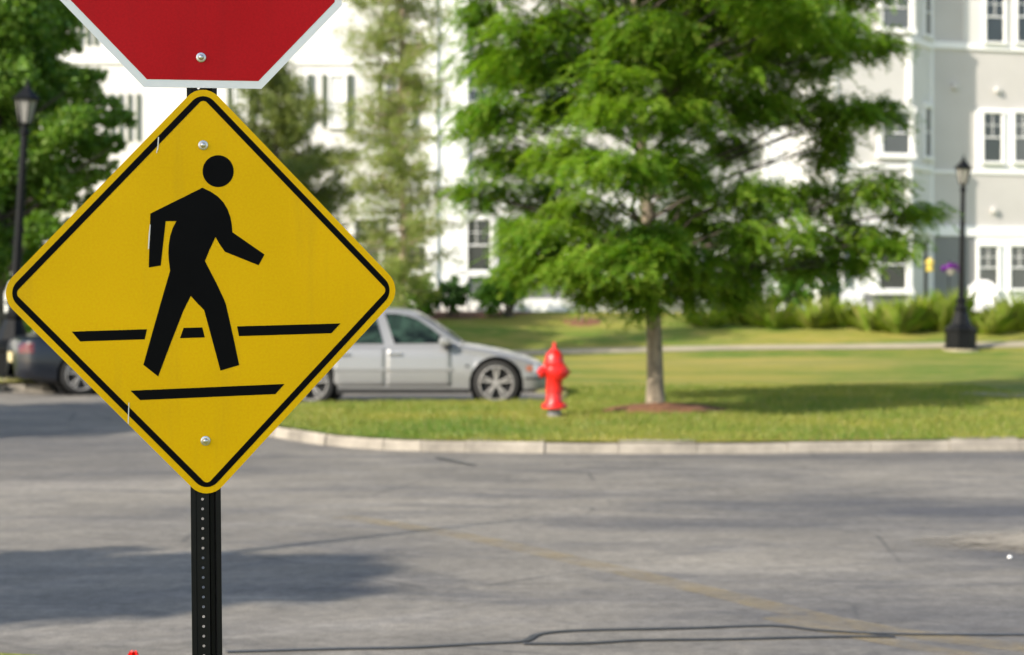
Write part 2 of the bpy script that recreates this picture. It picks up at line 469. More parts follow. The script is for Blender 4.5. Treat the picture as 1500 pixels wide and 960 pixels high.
def kerb_line(name, line, length, gap=.006, w=.16, h=.118, inward=1, seed=1, mat=None):
    """granite kerb stones laid end to end along line; inner side towards the lawn"""
    rnd = random.Random(seed); mb = MB(); acc = [0.0]
    for i in range(1, len(line)): acc.append(acc[-1] + (line[i] - line[i - 1]).length)
    def pt(s):
        s = max(0, min(acc[-1] - 1e-6, s))
        for i in range(1, len(acc)):
            if acc[i] >= s:
                t = (s - acc[i - 1]) / max(1e-9, acc[i] - acc[i - 1])
                p = line[i - 1].lerp(line[i], t); d = (line[i] - line[i - 1]).normalized(); return p, Vector((d.y, -d.x)) * inward
    s = 0.0
    while s < acc[-1] - .1:
        L = min(acc[-1] - s, length(pt(s)[0]) * rnd.uniform(.82, 1.18)); n = max(1, int(L / .25)); dz = rnd.uniform(-.007, .007); dw = rnd.uniform(-.014, .014)
        pr = [(-.012 + dw, -.02), (dw, h * .75 + dz), (.018 + dw, h + dz), (w, h + .004 + dz), (w + .02, -.02)]
        b0 = len(mb.v)
        for k in range(n + 1):
            p, nn = pt(s + gap / 2 + (L - gap) * k / n)
            for (o, z) in pr:
                q = p + nn * o; mb.v.append(Vector((q.x, q.y, z + rnd.uniform(-.005, .005))))
        m = len(pr)
        for k in range(n):
            for j in range(m - 1): mb.f.append((b0 + k * m + j, b0 + k * m + j + 1, b0 + (k + 1) * m + j + 1, b0 + (k + 1) * m + j))
        mb.f.append(tuple(b0 + j for j in range(m))); mb.f.append(tuple(b0 + n * m + j for j in range(m)))
        s += L
    return tag(mb.build(name, mat or M['kerb']), kind='structure')

kerb_line('kerb', fl, lambda p: .42 if p.x < -.4 else .85)
kerb_line('kerb', [p for p in bulb if p.x < -6.4], lambda p: 1.2, seed=3)
kerb_line('kerb', [p for p in bulb if p.x > -7.2 and p.y > 24.3 and not (p.x < -6.4 and p.y < 31.6)], lambda p: 1.6, seed=6, w=.06, h=.09, mat=M['kerbworn'])

# near verge, its kerb and the edge beside the post
vb = [Vector(p) for p in ((-30, 9.6), (-6, 7.55), (-2.35, 7.02), (-1.9, 6.90), (0, 6.35), (4, 5.6), (30, 3.5))]
verge = sheet('grass_verge', [Vector((30, -3)), Vector((-30, -3))] + vb, lambda x, y: .125, M['lawn'], 1.5)
tag(verge, kind='structure')
kerb_line('kerb', smooth_line(vb, 4), lambda p: 1.3, inward=1, seed=5)

# paths on the lawn
def strip_on(name, pts, width, mat, dz=.012, zf=tz, sub=8, kind='structure'):
    L = smooth_line([Vector((p[0], p[1])) for p in pts], sub); vs = []; fs = []
    nw = 3
    for i, p in enumerate(L):
        d = (L[min(i + 1, len(L) - 1)] - L[max(i - 1, 0)]).normalized(); nn = Vector((-d.y, d.x))
        w = width[0] + (width[1] - width[0]) * i / (len(L) - 1) if hasattr(width, '__len__') else width
        for k in range(nw):
            q = p + nn * w * (k / (nw - 1) - .5); vs.append((q.x, q.y, zf(q.x, q.y) + dz))
    for i in range(len(L) - 1):
        for k in range(nw - 1): fs.append((i * nw + k, i * nw + k + 1, (i + 1) * nw + k + 1, (i + 1) * nw + k))
    return tag(mesh_obj(name, vs, fs, mat), kind=kind)

pp = [on_terrain(px, py) for px, py in ((560, 526), (760, 518.5), (950, 513.5), (1200, 509.5), (1400, 507), (1560, 505))]
strip_on('path', [(p.x, p.y) for p in pp], (1.1, .8), M['concrete'], .02, sub=14)
pp = [on_terrain(px, py) for px, py in ((1415, 577), (1500, 581), (1640, 586))]
strip_on('path', [(p.x, p.y) for p in pp], (.5, 1.6), M['concrete'], .02)

# road marking and sealed cracks
zr = lambda x, y: 0.0
for a, w in (((( 500, 757), (700, 790), (1000, 858), (1250, 916), (1500, 950), (1560, 957)), .20), (((1130, 905), (1230, 927), (1350, 950), (1480, 972)), .14)):
    strip_on('road_marking', [gnd(*p) for p in a], w, M['paint'], .004, zr)
for a in (((330, 957), (480, 953), (600, 950), (690, 946), (765, 941), (790, 931), (850, 926), (1000, 922), (1130, 919), (1200, 925), (1300, 931), (1420, 932), (1540, 931)),
          ((765, 944), (850, 945), (940, 940), (1060, 938), (1200, 934), (1310, 934)),
          ((640, 671), (665, 676), (694, 683))):
    strip_on('crack_seal', [gnd(p[0], p[1] + random.uniform(-.9, .9)) for p in a], (.034 if a[0][1] > 700 else .09), M['seal'], .008, zr)

def grit():
    m, nt, b = mat_new('pale_grit'); co = objco(nt)
    c0 = gnd(1585, 797)
    n = noise(nt, 5, 6, .8, co); n2 = noise(nt, 40, 4, .8, co)
    nt.links.new(mixc(nt, ramp(nt, n2, [(.35, 0.0), (.65, 1.0)]), (.15, .13, .10), (.29, .26, .21)), b.inputs['Base Color']); b.inputs['Roughness'].default_value = .95
    mk = ellipse_mask(nt, co, c0[0], c0[1], 1.1, .58, 0, .55, math_n(nt, 'MULTIPLY', math_n(nt, 'SUBTRACT', n, .5), 1.6))
    nt.links.new(math_n(nt, 'MULTIPLY', mk, 1.0, True), b.inputs['Alpha']); return m
# eroded edge of the island nosing in from the right
def blob_poly(cx, cy, rx, ry, n=26, j=.12, seed=1):
    rd = random.Random(seed); return [Vector((cx + rx * math.cos(t) * (1 + rd.uniform(-j, j)), cy + ry * math.sin(t) * (1 + rd.uniform(-j, j)))) for t in [2 * math.pi * k / n for k in range(n)]]
cx, cy = gnd(1585, 797)
isl = sheet('gravel_edge', blob_poly(cx, cy, 1.15, .62, n=60, j=.04, seed=4), lambda x, y: .006 + .03 * max(0, 1 - ((x - cx) / 1.05) ** 2 - ((y - cy) / .62) ** 2), grit(), .3)
tag(isl, kind='structure')
isg = sheet('grass_island', blob_poly(cx + .12, cy, .42, .42, seed=9), lambda x, y: .02 + .10 * max(0, 1 - ((x - cx - .12) / .42) ** 2 - ((y - cy) / .42) ** 2), M['lawn'], .12)
tag(isg, kind='structure')

# mulch beds
def mound(name, c, rx, ry, h, mat, seed):
    n = 30; rings = 7; vs = [(c[0], c[1], tz(c[0], c[1]) + h)]; fs = []
    rd = random.Random(seed); wob = [1 + rd.uniform(-.13, .13) for _ in range(n)]
    for r_ in range(1, rings + 1):
        t = r_ / rings
        for k in range(n):
            a = 2 * math.pi * k / n; x = c[0] + rx * t * wob[k] * math.cos(a); y = c[1] + ry * t * wob[k] * math.sin(a)
            vs.append((x, y, tz(x, y) + h * (1 - t ** 2) + (.006 if r_ < rings else -.02) + rd.uniform(-.008, .008)))
    for k in range(n): fs.append((0, 1 + k, 1 + (k + 1) % n))
    for r_ in range(rings - 1):
        for k in range(n):
            b = 1 + r_ * n; fs.append((b + k, b + (k + 1) % n, b + n + (k + 1) % n, b + n + k))
    o = mesh_obj(name, vs, fs, mat, smooth=True); return tag(o, kind='structure')
TREE = Vector((gnd(960, 600, .16)[0], gnd(960, 600, .16)[1], .16))
mound('mulch_bed', (TREE.x + .12, TREE.y - .15), .84, .62, .10, M['mulch'], 2)
ms = on_terrain(852, 472)
mound('mulch_bed', (ms.x, ms.y), .55, .6, .05, M['mulch'], 5)
mb_ = on_terrain(660, 462)
mound('mulch_bed', (mb_.x - 1.1, mb_.y + .3), 3.4, 1.2, .06, M['mulchdark'], 8)

# grass blades on the nearer lawn (nobody could count them)
def inpoly(P, poly):
    x, y = P[:, 0], P[:, 1]; c = np.zeros(len(P), bool); j = len(poly) - 1
    for i in range(len(poly)):
        xi, yi, xj, yj = poly[i].x, poly[i].y, poly[j].x, poly[j].y
        if yi != yj: c ^= ((yi > y) != (yj > y)) & (x < (xj - xi) * (y - yi) / (yj - yi) + xi)
        j = i
    return c
def blades(name, P, zf, hmin, hmax, w, mat):
    n = len(P); z = np.array([zf(a, b) for a, b in P]); base = np.c_[P, z - .005]
    a = RNG.uniform(0, 2 * np.pi, n); d = np.c_[np.cos(a), np.sin(a), np.zeros(n)] * w
    h = RNG.uniform(hmin, hmax, n)[:, None]; lean = np.c_[RNG.normal(0, .35, (n, 2)), np.ones(n)] * h
    V = np.stack([base - d, base + d, base + lean], 1).reshape(-1, 3)
    o = tri_obj(name, V, 3, mat); o.data.polygons.foreach_set('use_smooth', [True] * n); return tag(o, kind='stuff')
P = np.c_[RNG.uniform(-4, 7.5, 120000), 17.4 + RNG.power(1.0, 120000) * 10.5]
P = P[(inpoly(P, lawnpoly)) & (((P[:, 0] - TREE.x - .1) / .80) ** 2 + ((P[:, 1] - TREE.y + .15) / .58) ** 2 > 1) & (((P[:, 0] - .51) / .16) ** 2 + ((P[:, 1] - 20.55) / .35) ** 2 > 1)]
blades('lawn_grass', P, tz, .02, .075, .006, M['blade'])
P = np.c_[RNG.uniform(-13, -7.5, 14000), RNG.uniform(29, 33, 14000)]; P = P[inpoly(P, lawnpoly)]
blades('lawn_grass', P, tz, .03, .1, .010, M['blade'])
P = np.c_[RNG.uniform(cx - .35, cx + .5, 5000), RNG.uniform(cy - .4, cy + .4, 5000)]
blades('island_grass', P[((P[:, 0] - cx - .12) / .38) ** 2 + ((P[:, 1] - cy) / .38) ** 2 < 1], lambda x, y: .02 + .1 * max(0, 1 - ((x - cx - .12) / .42) ** 2 - ((y - cy) / .42) ** 2), .02, .06, .003, M['blade'])
P = np.c_[RNG.uniform(-3, 2, 30000), RNG.uniform(4.0, 7.0, 30000)]; P = P[inpoly(P, [Vector((30, -3)), Vector((-30, -3))] + [v - Vector((0, .2)) for v in vb])]
P = P[P[:, 1] < 6.3 - .24 * (P[:, 0] + 1.9)]
blades('verge_grass', P, lambda x, y: .125, .015, .045, .003, M['blade'])

# ------------------------------------------------------------------ road sign
YS = 4.425; YAW = math.radians(12); TILT = math.radians(-.55)
SB = Vector((at(304.5, 960, YS).x + .005, YS, .125))
RS = Matrix.Rotation(YAW, 4, 'Z') @ Matrix.Rotation(TILT, 4, 'Y')
sign = thing('road_sign', 'black steel channel post carrying a red stop sign above a yellow crossing sign', 'road sign', SB)
sign.rotation_euler = RS.to_euler()
SM = Matrix.Translation(SB) @ RS; SMI = SM.inverted()
def sp(px, py):
    """photo point -> (u, v) on the sign plane, in the sign's own frame"""
    r_ = SMI.to_3x3() @ ray(px, py); o = SMI @ Vector((0, 0, H))
    t = -o.y / r_.y; p = o + r_ * t; return (p.x, p.z)
def flat(poly, y):     # polygon in sign plane -> xyz
    return [(p[0], y, p[1]) for p in poly]
def plate(name, poly, y0, y1, mat, parent):
    mb = MB(); n = len(poly)
    mb.add(flat(poly, y0) + flat(poly, y1), [tuple(range(n)), tuple(range(n, 2 * n))[::-1]] + [(i, i + n, (i + 1) % n + n, (i + 1) % n) for i in range(n)])
    return mb.build(name, mat, parent)
SU = .95
def rsq(c, side, r_, n=7, rot=45.0):
    a = side / 2 - r_; out = []
    for q, (sx, sy) in enumerate(((1, 1), (-1, 1), (-1, -1), (1, -1))):
        for k in range(n + 1):
            t = math.radians(90 * q + 90 * k / n); x = sx * a + r_ * math.cos(t); y = sy * a + r_ * math.sin(t)
            cr, sr = math.cos(math.radians(rot)), math.sin(math.radians(rot)); out.append((c[0] + (x * cr - y * sr) * SU, c[1] + x * sr + y * cr))
    return out
def ringmesh(name, outer, inner, y, mat, parent):
    n = len(outer); vs = flat(outer, y) + flat(inner, y)
    return mesh_obj(name, vs, [(i, (i + 1) % n, n + (i + 1) % n, n + i) for i in range(n)], mat, parent)

cU, cV = sp(300.5, 427.5)
rot0 = 45.0
dia = plate('crossing_sign', rsq((cU, cV), .7737, .058, 8, rot0), 0, .0022, M['yellow'], sign); dia['label'] = 'yellow diamond pedestrian crossing sign with black border'
ringmesh('border', rsq((cU, cV), .7737 - .034, .040, 8, rot0), rsq((cU, cV), .7737 - .0665, .014, 8, rot0), -.0008, M['signblack'], dia)
plate('sign_back', rsq((cU, cV), .7717, .057, 8, rot0), .0026, .0032, M['alu'], dia)

def z1(x, y): return (200 + x / 4.8, 210 + y / 4.8)       # zoom coordinates -> photo
def z2(x, y): return (200 + x / 4.8, 380 + y / 4.8)
fig = [z1(*p) for p in ((463, 313), (520, 340), (572, 375), (612, 418), (640, 465), (660, 520), (670, 575), (674, 626), (900, 783), (858, 858), (622, 764), (585, 712), (555, 660), (515, 745), (481, 828))]
fig += [z2(*p) for p in ((500, 50), (560, 165), (613, 278), (628, 315), (680, 545), (722, 744), (590, 783), (530, 560), (475, 357), (430, 312), (381, 258), (330, 360), (240, 590), (152, 824), (48, 742), (110, 520), (175, 290), (236, 80))]
fig += [z1(*p) for p in ((226, 820), (224, 770), (226, 720), (236, 655), (255, 595), (280, 548), (205, 548), (170, 860), (86, 874), (97, 495))]
def cdt_flat(name, poly, y, mat, parent):
    P2 = [Vector(sp(*p)) for p in poly]
    V, E, Fc, *_ = delaunay_2d_cdt(P2, [(i, (i + 1) % len(P2)) for i in range(len(P2))], [], 1, 1e-6)
    return mesh_obj(name, [(v.x, y, v.y) for v in V], Fc, mat, parent)
ped = cdt_flat('pedestrian_symbol', fig, -.0009, M['signblack'], dia)
hd = [(319.5 + 22.8 * math.cos(t), 251 + 23.4 * math.sin(t)) for t in [2 * math.pi * k / 40 for k in range(40)]]
cdt_flat('pedestrian_head', hd, -.0009, M['signblack'], dia)
def z3(x, y): return (90 + x / 6, 450 + y / 6)
def z4(x, y): return (320 + x / 6, 450 + y / 6)
for pl in ([z3(90, 216), z3(752, 195), z3(732, 284), z3(165, 302)], [z3(1073, 183), z3(1238, 179), z3(1260, 267), z3(1042, 274)],
           [z4(163, 170), z4(1072, 144), z4(992, 230), z4(180, 256)], [z3(607, 735), z4(580, 676), z4(500, 765), z3(692, 818)]):
    cdt_flat('crosswalk_line', pl, -.0009, M['signblack'], dia)
for pl in ([(231.3, 201), (233, 201), (232, 217), (229.5, 225), (228.8, 224), (230.5, 214)], [(188.2, 590), (189.4, 590), (188.6, 622), (187, 620)], [(219.6, 328), (220.6, 330), (218.4, 364), (216.6, 366), (217.6, 345)]):
    cdt_flat('scratch', pl, -.0013, M['scratch'], dia)

oU, _ = sp(297.5, 129); oV = sp(297.5, 129)[1] + .381
def octa(af, c=(oU, oV)):
    R_ = af / 2 / math.cos(math.pi / 8); return [(c[0] + SU * R_ * math.cos(math.pi / 8 + k * math.pi / 4), c[1] + R_ * math.sin(math.pi / 8 + k * math.pi / 4)) for k in range(8)]
stop = plate('stop_sign', octa(.762), 0, .0022, M['signwhite'], sign); stop['label'] = 'red octagonal stop sign with white rim'
n8 = octa(.762 - .040)
mesh_obj('red_face', flat(n8, -.0008), [tuple(range(8))], M['red'], stop)
plate('sign_back', octa(.758), .0026, .0032, M['alu'], stop)
def text_mesh(name, body, size, loc, mat, parent, sx=1.0):
    cu = bpy.data.curves.new(name, 'FONT'); cu.body = body; cu.size = size; cu.align_x = 'CENTER'; cu.align_y = 'CENTER'; cu.offset = size * .03
    to = bpy.data.objects.new(name, cu); COL.objects.link(to)
    bpy.context.view_layer.update()
    me = bpy.data.meshes.new_from_object(to.evaluated_get(bpy.context.evaluated_depsgraph_get()))
    bpy.data.objects.remove(to)
    me.name = name; me.materials.clear(); me.materials.append(mat)
    me.transform(Matrix.Translation(loc) @ Matrix.Rotation(math.radians(90), 4, 'X') @ Matrix.Scale(sx, 4, (1, 0, 0)))
    return link(bpy.data.objects.new(name, me), parent)
text_mesh('stop_lettering', 'STOP', .33, (oU, -.0016, oV), M['signwhite'], stop, .72)

def bolt(px, py, parent):
    u, v = sp(px, py)
    M_ = Matrix.Rotation(math.radians(90), 4, 'X')
    mb = MB().lathe([(.0125, .0012), (.0125, .0026), (.011, .0032), (.0075, .0034), (.0072, .0080), (.0055, .0105), (.0025, .0118)], (u, 0, v), 20, M_)
    return mb.build('bolt', M['bolt'], parent, auto=True)
bolt(297.5, 213, dia); bolt(301, 646, dia); bolt(294.5, 84.5, stop)
bolt(294, -265, stop)

# post: hat channel with real punched holes
hw = .0388; pu = sp(303.2, 900)[0]; top = oV + .42
web0, web1 = -.024, .008
hole_c = [(-.0085, z) for z in np.arange(.03, top - .02, .0254)]
vs = []; es = []
def addloop(pl):
    b = len(vs); vs.extend(Vector(p) for p in pl); es.extend((b + i, b + (i + 1) % len(pl)) for i in range(len(pl)))
bl = [(web0, -.13)] + [(web1, -.13)] + [(web1, top)] + [(web0, top)]
addloop(bl)
for (hx, hz) in hole_c: addloop([(hx + .0036 * math.cos(t), hz + .0036 * math.sin(t)) for t in [2 * math.pi * k / 10 for k in range(10)]])
V, E, Fc, *_ = delaunay_2d_cdt(vs, es, [], 1, 1e-7)
fs = []
hz_ = np.array([h[1] for h in hole_c])
for f in Fc:
    c_ = sum((V[i] for i in f), Vector((0, 0))) / len(f)
    k = int(np.argmin(abs(hz_ - c_.y)))
    if (c_ - Vector(hole_c[k])).length > .0034: fs.append(f)
yo = .0036
mb = MB()
mb.add([(pu + v.x, yo + .003, v.y) for v in V], fs)
prof = [(-hw, yo + .010), (-hw, yo + .0), (-hw + .014, yo), (web0, yo + .0029)]
def strip(prof_, t=.0):
    b = len(mb.v); m_ = len(prof_)
    for z in (-.13, top):
        for (x, y) in prof_: mb.v.append(Vector((pu + x, y, z)))
    for i in range(m_ - 1): mb.f.append((b + i, b + i + 1, b + m_ + i + 1, b + m_ + i))
strip([(-hw + .004, yo + .016), (-hw, yo + .004), (-hw + .001, yo), (web0 - .002, yo), (web0, yo + .003)])
strip([(web1, yo + .003), (web1 + .004, yo + .024), (.022, yo + .024), (.024, yo + .004), (.026, yo), (hw - .001, yo), (hw, yo + .004), (hw - .004, yo + .016)])
post = mesh_obj('sign_post', mb.v, mb.f, M['postblack'], sign)

# ------------------------------------------------------------------ hydrant
hx, hy = gnd(812, 610, .15)
hyd = thing('fire_hydrant', 'glossy red fire hydrant on a grey stub standing in the grass before the silver car', 'fire hydrant', (hx, hy, tz(hx, hy) - .01), (0, 0, math.radians(8)))
s = 1.0
MB().lathe([(.085, -.05), (.085, .0), (.083, .115)], n=20).build('standpipe', M['hydgrey'], hyd, auto=True)
MB().lathe([(.09, .10), (.155, .105), (.16, .135), (.152, .15), (.118, .165), (.100, .20), (.098, .30), (.106, .305), (.106, .325), (.098, .33), (.097, .47), (.112, .50), (.12, .56), (.116, .60), (.10, .635)], n=28).build('barrel', M['hydrant'], hyd, auto=True)
MB().lathe([(.10, .62), (.135, .622), (.138, .645), (.122, .652), (.118, .69), (.105, .745), (.082, .785), (.05, .81), (.048, .825)], n=28).build('bonnet', M['hydrant'], hyd, auto=True)
MB().lathe([(.045, .82), (.04, .835), (.026, .84), (.022, .90), (.01, .905)], n=5).build('operating_nut', M['hydrant'], hyd)
for ang, r_, L, big in ((180, .052, .175, 0), (0, .052, .155, 0), (285, .075, .17, 1)):
    a = math.radians(ang); d = Vector((math.cos(a), math.sin(a), 0))
    Mx = d.to_track_quat('Z', 'Y').to_matrix()
    nz = MB().lathe([(r_, .06), (r_, L - .05), (r_ * 1.3, L - .045), (r_ * 1.32, L), (r_ * 1.0, L + .012), (r_ * .4, L + .014), (r_ * .36, L + .04), (.004, L + .041)], (0, 0, .545), 20, Mx).build('nozzle_cap', M['hydrant'], hyd, auto=True)
for k in range(8):
    a = 2 * math.pi * k / 8; MB().lathe([(.011, .135), (.011, .162), (.004, .168)], (.138 * math.cos(a), .138 * math.sin(a), 0), 6).build('flange_bolt', M['hydrant'], hyd)

# ------------------------------------------------------------------ lamps
def lamp(label, loc, rot, sc):
    o = thing('street_lamp', label, 'street lamp', loc, rot, 'black lantern lamps along the lawn')
    o.scale = (sc,) * 3
    MB().lathe([(.46, -.05), (.46, .03)], n=16).build('footing', M['concrete'], o)
    MB().lathe([(.43, .02), (.43, .08), (.39, .10), (.39, .46), (.42, .48), (.42, .54), (.37, .57), (.26, .66), (.17, .93), (.14, .99), (.18, 1.02), (.18, 1.07), (.12, 1.10), (.105, 1.2), (.15, 1.24), (.15, 1.28), (.09, 1.33)], n=8, ph=math.pi / 8).build('base', M['lampblack'], o)
    MB().lathe([(.082, 1.3), (.07, 2.4), (.058, 4.02), (.085, 4.04), (.085, 4.09), (.055, 4.12), (.055, 4.18), (.10, 4.22)], n=14).build('pole', M['lampblack'], o, auto=True)
    ln = MB()
    for k in range(6):
        a = 2 * math.pi * k / 6; ca, sa = math.cos(a), math.sin(a)
        ln.tube([(.10 * ca, .10 * sa, 4.20), (.19 * ca, .19 * sa, 4.60)], .012, 5)
    ln.lathe([(.20, 4.59), (.235, 4.60), (.24, 4.625), (.20, 4.65), (.12, 4.74), (.06, 4.80), (.05, 4.84), (.03, 4.85), (.035, 4.88), (.012, 4.92), (.005, 4.99)], n=6)
    ln.build('lantern_frame', M['lampblack'], o)
    MB().lathe([(.093, 4.215), (.18, 4.595)], n=6).build('lantern_glass', M['lampglass'], o)
    return o
l1 = lamp('tall black lantern lamp close to the big leafy tree, foot behind the yellow sign', (-8.7, 29.6, tz(-8.7, 29.6)), (0, math.radians(3.3), 0), 1.055)
l2p = on_terrain(1407, 513)
lamp('black lantern lamp standing alone on the lawn before the tall grasses and the grey wing', l2p, (0, math.radians(.9), 0), (281 / F * l2p.y) / 4.99 * 1.025)

# ------------------------------------------------------------------ cars
def make_car(name, label, cat, paint, loc, yaw, plate_=False):
    car = thing(name, label, cat, loc, (0, 0, yaw))
    TX = [-2.36, -2.33, -2.25, -2.0, -1.6, -1.3, .6, .86, 1.2, 1.49, 1.75, 1.9, 2.02, 2.1, 2.14, 2.16]
    TZc = [.72, .88, .96, 1.00, 1.01, .96, .94, .925, .875, .815, .745, .69, .635, .57, .52, .47]
    ztop = lambda x: float(np.interp(x, TX, TZc))
    def W(x):
        w = .90
        if x > 1.2: w -= .05 * ((x - 1.2) / .96) ** 2
        if x > 1.85: w -= .36 * ((x - 1.85) / .31) ** 2.4
        if x < -1.5: w -= .05 * ((-1.5 - x) / .86) ** 2
        if x < -2.1: w -= .26 * ((-2.1 - x) / .26) ** 2.4
        return w
    fr = [(-.10, 0.0), (-.015, .09), (0, .30), (.0, .48), (-.008, .60), (-.018, .80), (-.05, .93), (-.10, .985), (-.30, 1.0)]
    wx = (-1.36, 1.36); R_ = .395; wz = .34
    def sec(x):
        w = W(x); zb = .20 + (.06 * max(0, (x - 1.7) / .46)) + .10 * max(0, (-1.8 - x) / .56); zt = ztop(x) - .03
        pts = []
        arch = 0
        for c in wx:
            d = abs(x - c)
            if d < R_: arch = wz + math.sqrt(R_ ** 2 - d * d)
        for dy, t in fr:
            z = zb + (zt - zb) * t
            if z < arch: z = arch
            pts.append(Vector((x, w + dy, z)))
        pts.append(Vector((x, w * .35, ztop(x) - .004))); pts.append(Vector((x, 0, ztop(x))))
        return pts
    xs = set(np.round(np.linspace(-2.36, 2.16, 60), 4).tolist())
    for c in wx:
        for k in range(25): xs.add(round(c - R_ * math.cos(math.pi * k / 24), 4)); xs.discard(None)
        xs.add(round(c - R_ - .001, 4)); xs.add(round(c + R_ + .001, 4))
    for e in (2.05, 2.1, 2.13, 2.15, -2.33, -2.35): xs.add(e)
    xs = sorted(xs)
    mb = MB()
    secs = [sec(x) for x in xs]; m = len(secs[0])
    for sgn in (-1, 1):
        b = len(mb.v)
        for s_ in secs:
            for p in s_: mb.v.append(Vector((p.x, p.y * sgn, p.z)))
        for i in range(len(secs) - 1):
            for j in range(m - 1):
                mb.f.append((b + i * m + j, b + i * m + j + 1, b + (i + 1) * m + j + 1, b + (i + 1) * m + j))
        for i in (0, len(secs) - 1):   # end caps
            mb.f.append(tuple(b + i * m + j for j in range(m)) + ())
    # greenhouse
    belt = .905
    GX = [-1.98, -1.6, -1.25, -1.0, -.5, -.1, .12, .45, .86]
    GZ = [.99, 1.19, 1.345, 1.40, 1.43, 1.425, 1.385, 1.20, .915]
    zr_ = lambda x: float(np.interp(x, GX, GZ))
    yb = .825; slope = .26 / .5
    gx = sorted(set(np.round(np.linspace(-1.98, .86, 48), 4).tolist()))
    gs = []
    for x in gx:
        z = zr_(x); k = max(.0, z - belt); yt = yb - slope * k
        gs.append([Vector((x, yb, belt - .02)), Vector((x, yt + .01, z - min(.03, k))), Vector((x, yt - .03, z - min(.008, k))), Vector((x, yt - .14, z + .008)), Vector((x, 0, z + .03))])
    for sgn in (-1, 1):
        b = len(mb.v)
        for s_ in gs:
            for p in s_: mb.v.append(Vector((p.x, p.y * sgn, p.z)))
        for i in range(len(gs) - 1):
            for j in range(4): mb.f.append((b + i * 5 + j, b + i * 5 + j + 1, b + (i + 1) * 5 + j + 1, b + (i + 1) * 5 + j))
    me_o = mesh_obj('body', mb.v, mb.f, paint, car)
    bm = bmesh.new(); bm.from_mesh(me_o.data)
    bmesh.ops.remove_doubles(bm, verts=bm.verts, dist=.0006)
    bmesh.ops.recalc_face_normals(bm, faces=bm.faces)
    for f in bm.faces: f.smooth = True
    for e in bm.edges:
        if len(e.link_faces) == 2 and e.calc_face_angle(0) > math.radians(42): e.smooth = False
    bm.to_mesh(me_o.data); bm.free()
    def yside(x, z):
        s_ = sec(x)[1:8]
        return float(np.interp(z, [p.z for p in s_], [p.y for p in s_]))
    # underbody and wheel wells
    MB().box((0, 0, .33), (3.9, 1.45, .24)).build('underbody', M['dark'], car)
    for sgn in (-1, 1):
        # windows
        def gp(x, z, o=.006): return (x, sgn * (yb - slope * (z - belt) + o), z)
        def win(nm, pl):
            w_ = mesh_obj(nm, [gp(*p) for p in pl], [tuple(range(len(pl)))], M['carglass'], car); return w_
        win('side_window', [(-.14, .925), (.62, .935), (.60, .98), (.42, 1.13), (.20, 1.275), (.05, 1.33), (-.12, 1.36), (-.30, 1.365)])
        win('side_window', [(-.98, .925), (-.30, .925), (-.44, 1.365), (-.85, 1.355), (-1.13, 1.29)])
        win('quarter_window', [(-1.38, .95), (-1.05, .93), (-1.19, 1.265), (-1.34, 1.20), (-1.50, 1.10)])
        # doors as proud skins
        for (xa, xb, cc) in ((-.255, .70, .86), (-1.02, -.275, .86)):
            vs = []; nx, nz = 14, 9
            for i in range(nx + 1):
                x = xa + (xb - xa) * i / nx
                for j in range(nz + 1):
                    z = .30 + (.875 - .30) * j / nz
                    zz = z
                    if xa < -1 and x < -.99: zz = max(z, .36)
                    vs.append((x, sgn * (yside(x, zz) + .004), zz))
            d_ = mesh_obj('door', vs, [(i * (nz + 1) + j, i * (nz + 1) + j + 1, (i + 1) * (nz + 1) + j + 1, (i + 1) * (nz + 1) + j) for i in range(nx) for j in range(nz)], paint, car, True)
            bm = bmesh.new(); bm.from_mesh(d_.data)
            if sgn < 0: bmesh.ops.reverse_faces(bm, faces=bm.faces)
            bm.to_mesh(d_.data); bm.free()
            sm = d_.modifiers.new('t', 'SOLIDIFY'); sm.thickness = .007; sm.offset = -1
            hx_ = xa + .13
            MB().box((hx_, sgn * (yside(hx_, .77) + .022), .775), (.20, .026, .036)).build('door_handle', M['chrome'] if paint is M['silver'] else paint, d_, bevel=.008)
        # side moulding, mirror, lamps
        MB().box((-.15, sgn * (W(0) + .008), .545), (1.75, .016, .045)).build('side_moulding', paint, car, bevel=.005)
        MB().box((-.0, sgn * (W(0) - .03), .225), (1.95, .05, .07)).build('sill_trim', M['dark'], car)
        MB().box((.60, sgn * .955, .955), (.15, .16, .115)).build('wing_mirror', paint, car, bevel=.03, auto=True)
        MB().box((.64, sgn * .88, .905), (.12, .10, .03)).build('mirror_arm', M['dark'], car)
        def lampbit(nm, x0, x1, za, zb_, mt):
            vs = []; n_ = 6
            for i in range(n_ + 1):
                x = x0 + (x1 - x0) * i / n_
                for z in (za, (za + zb_) / 2, zb_):
                    vs.append((x, sgn * (yside(x, min(z, ztop(x) - .05)) + .006), min(z, ztop(x) - .045)))
            return mesh_obj(nm, vs, [(i * 3 + j, i * 3 + j + 1, i * 3 + j + 4, i * 3 + j + 3) for i in range(n_) for j in range(2)], mt, car, True)
        lampbit('headlight', 1.90, 2.12, .50, .615, M['lens'])
        lampbit('side_marker', 1.80, 1.895, .52, .60, M['amber'])
        lampbit('tail_lamp', -2.33, -2.12, .70, .86, M['redlens'])
        lampbit('bumper_strip', 1.78, 2.14, .40, .43, M['dark'])
        MB().box((.93, sgn * (W(.9) + .004), .60), (.05, .012, .025)).build('badge', M['dark'], car)
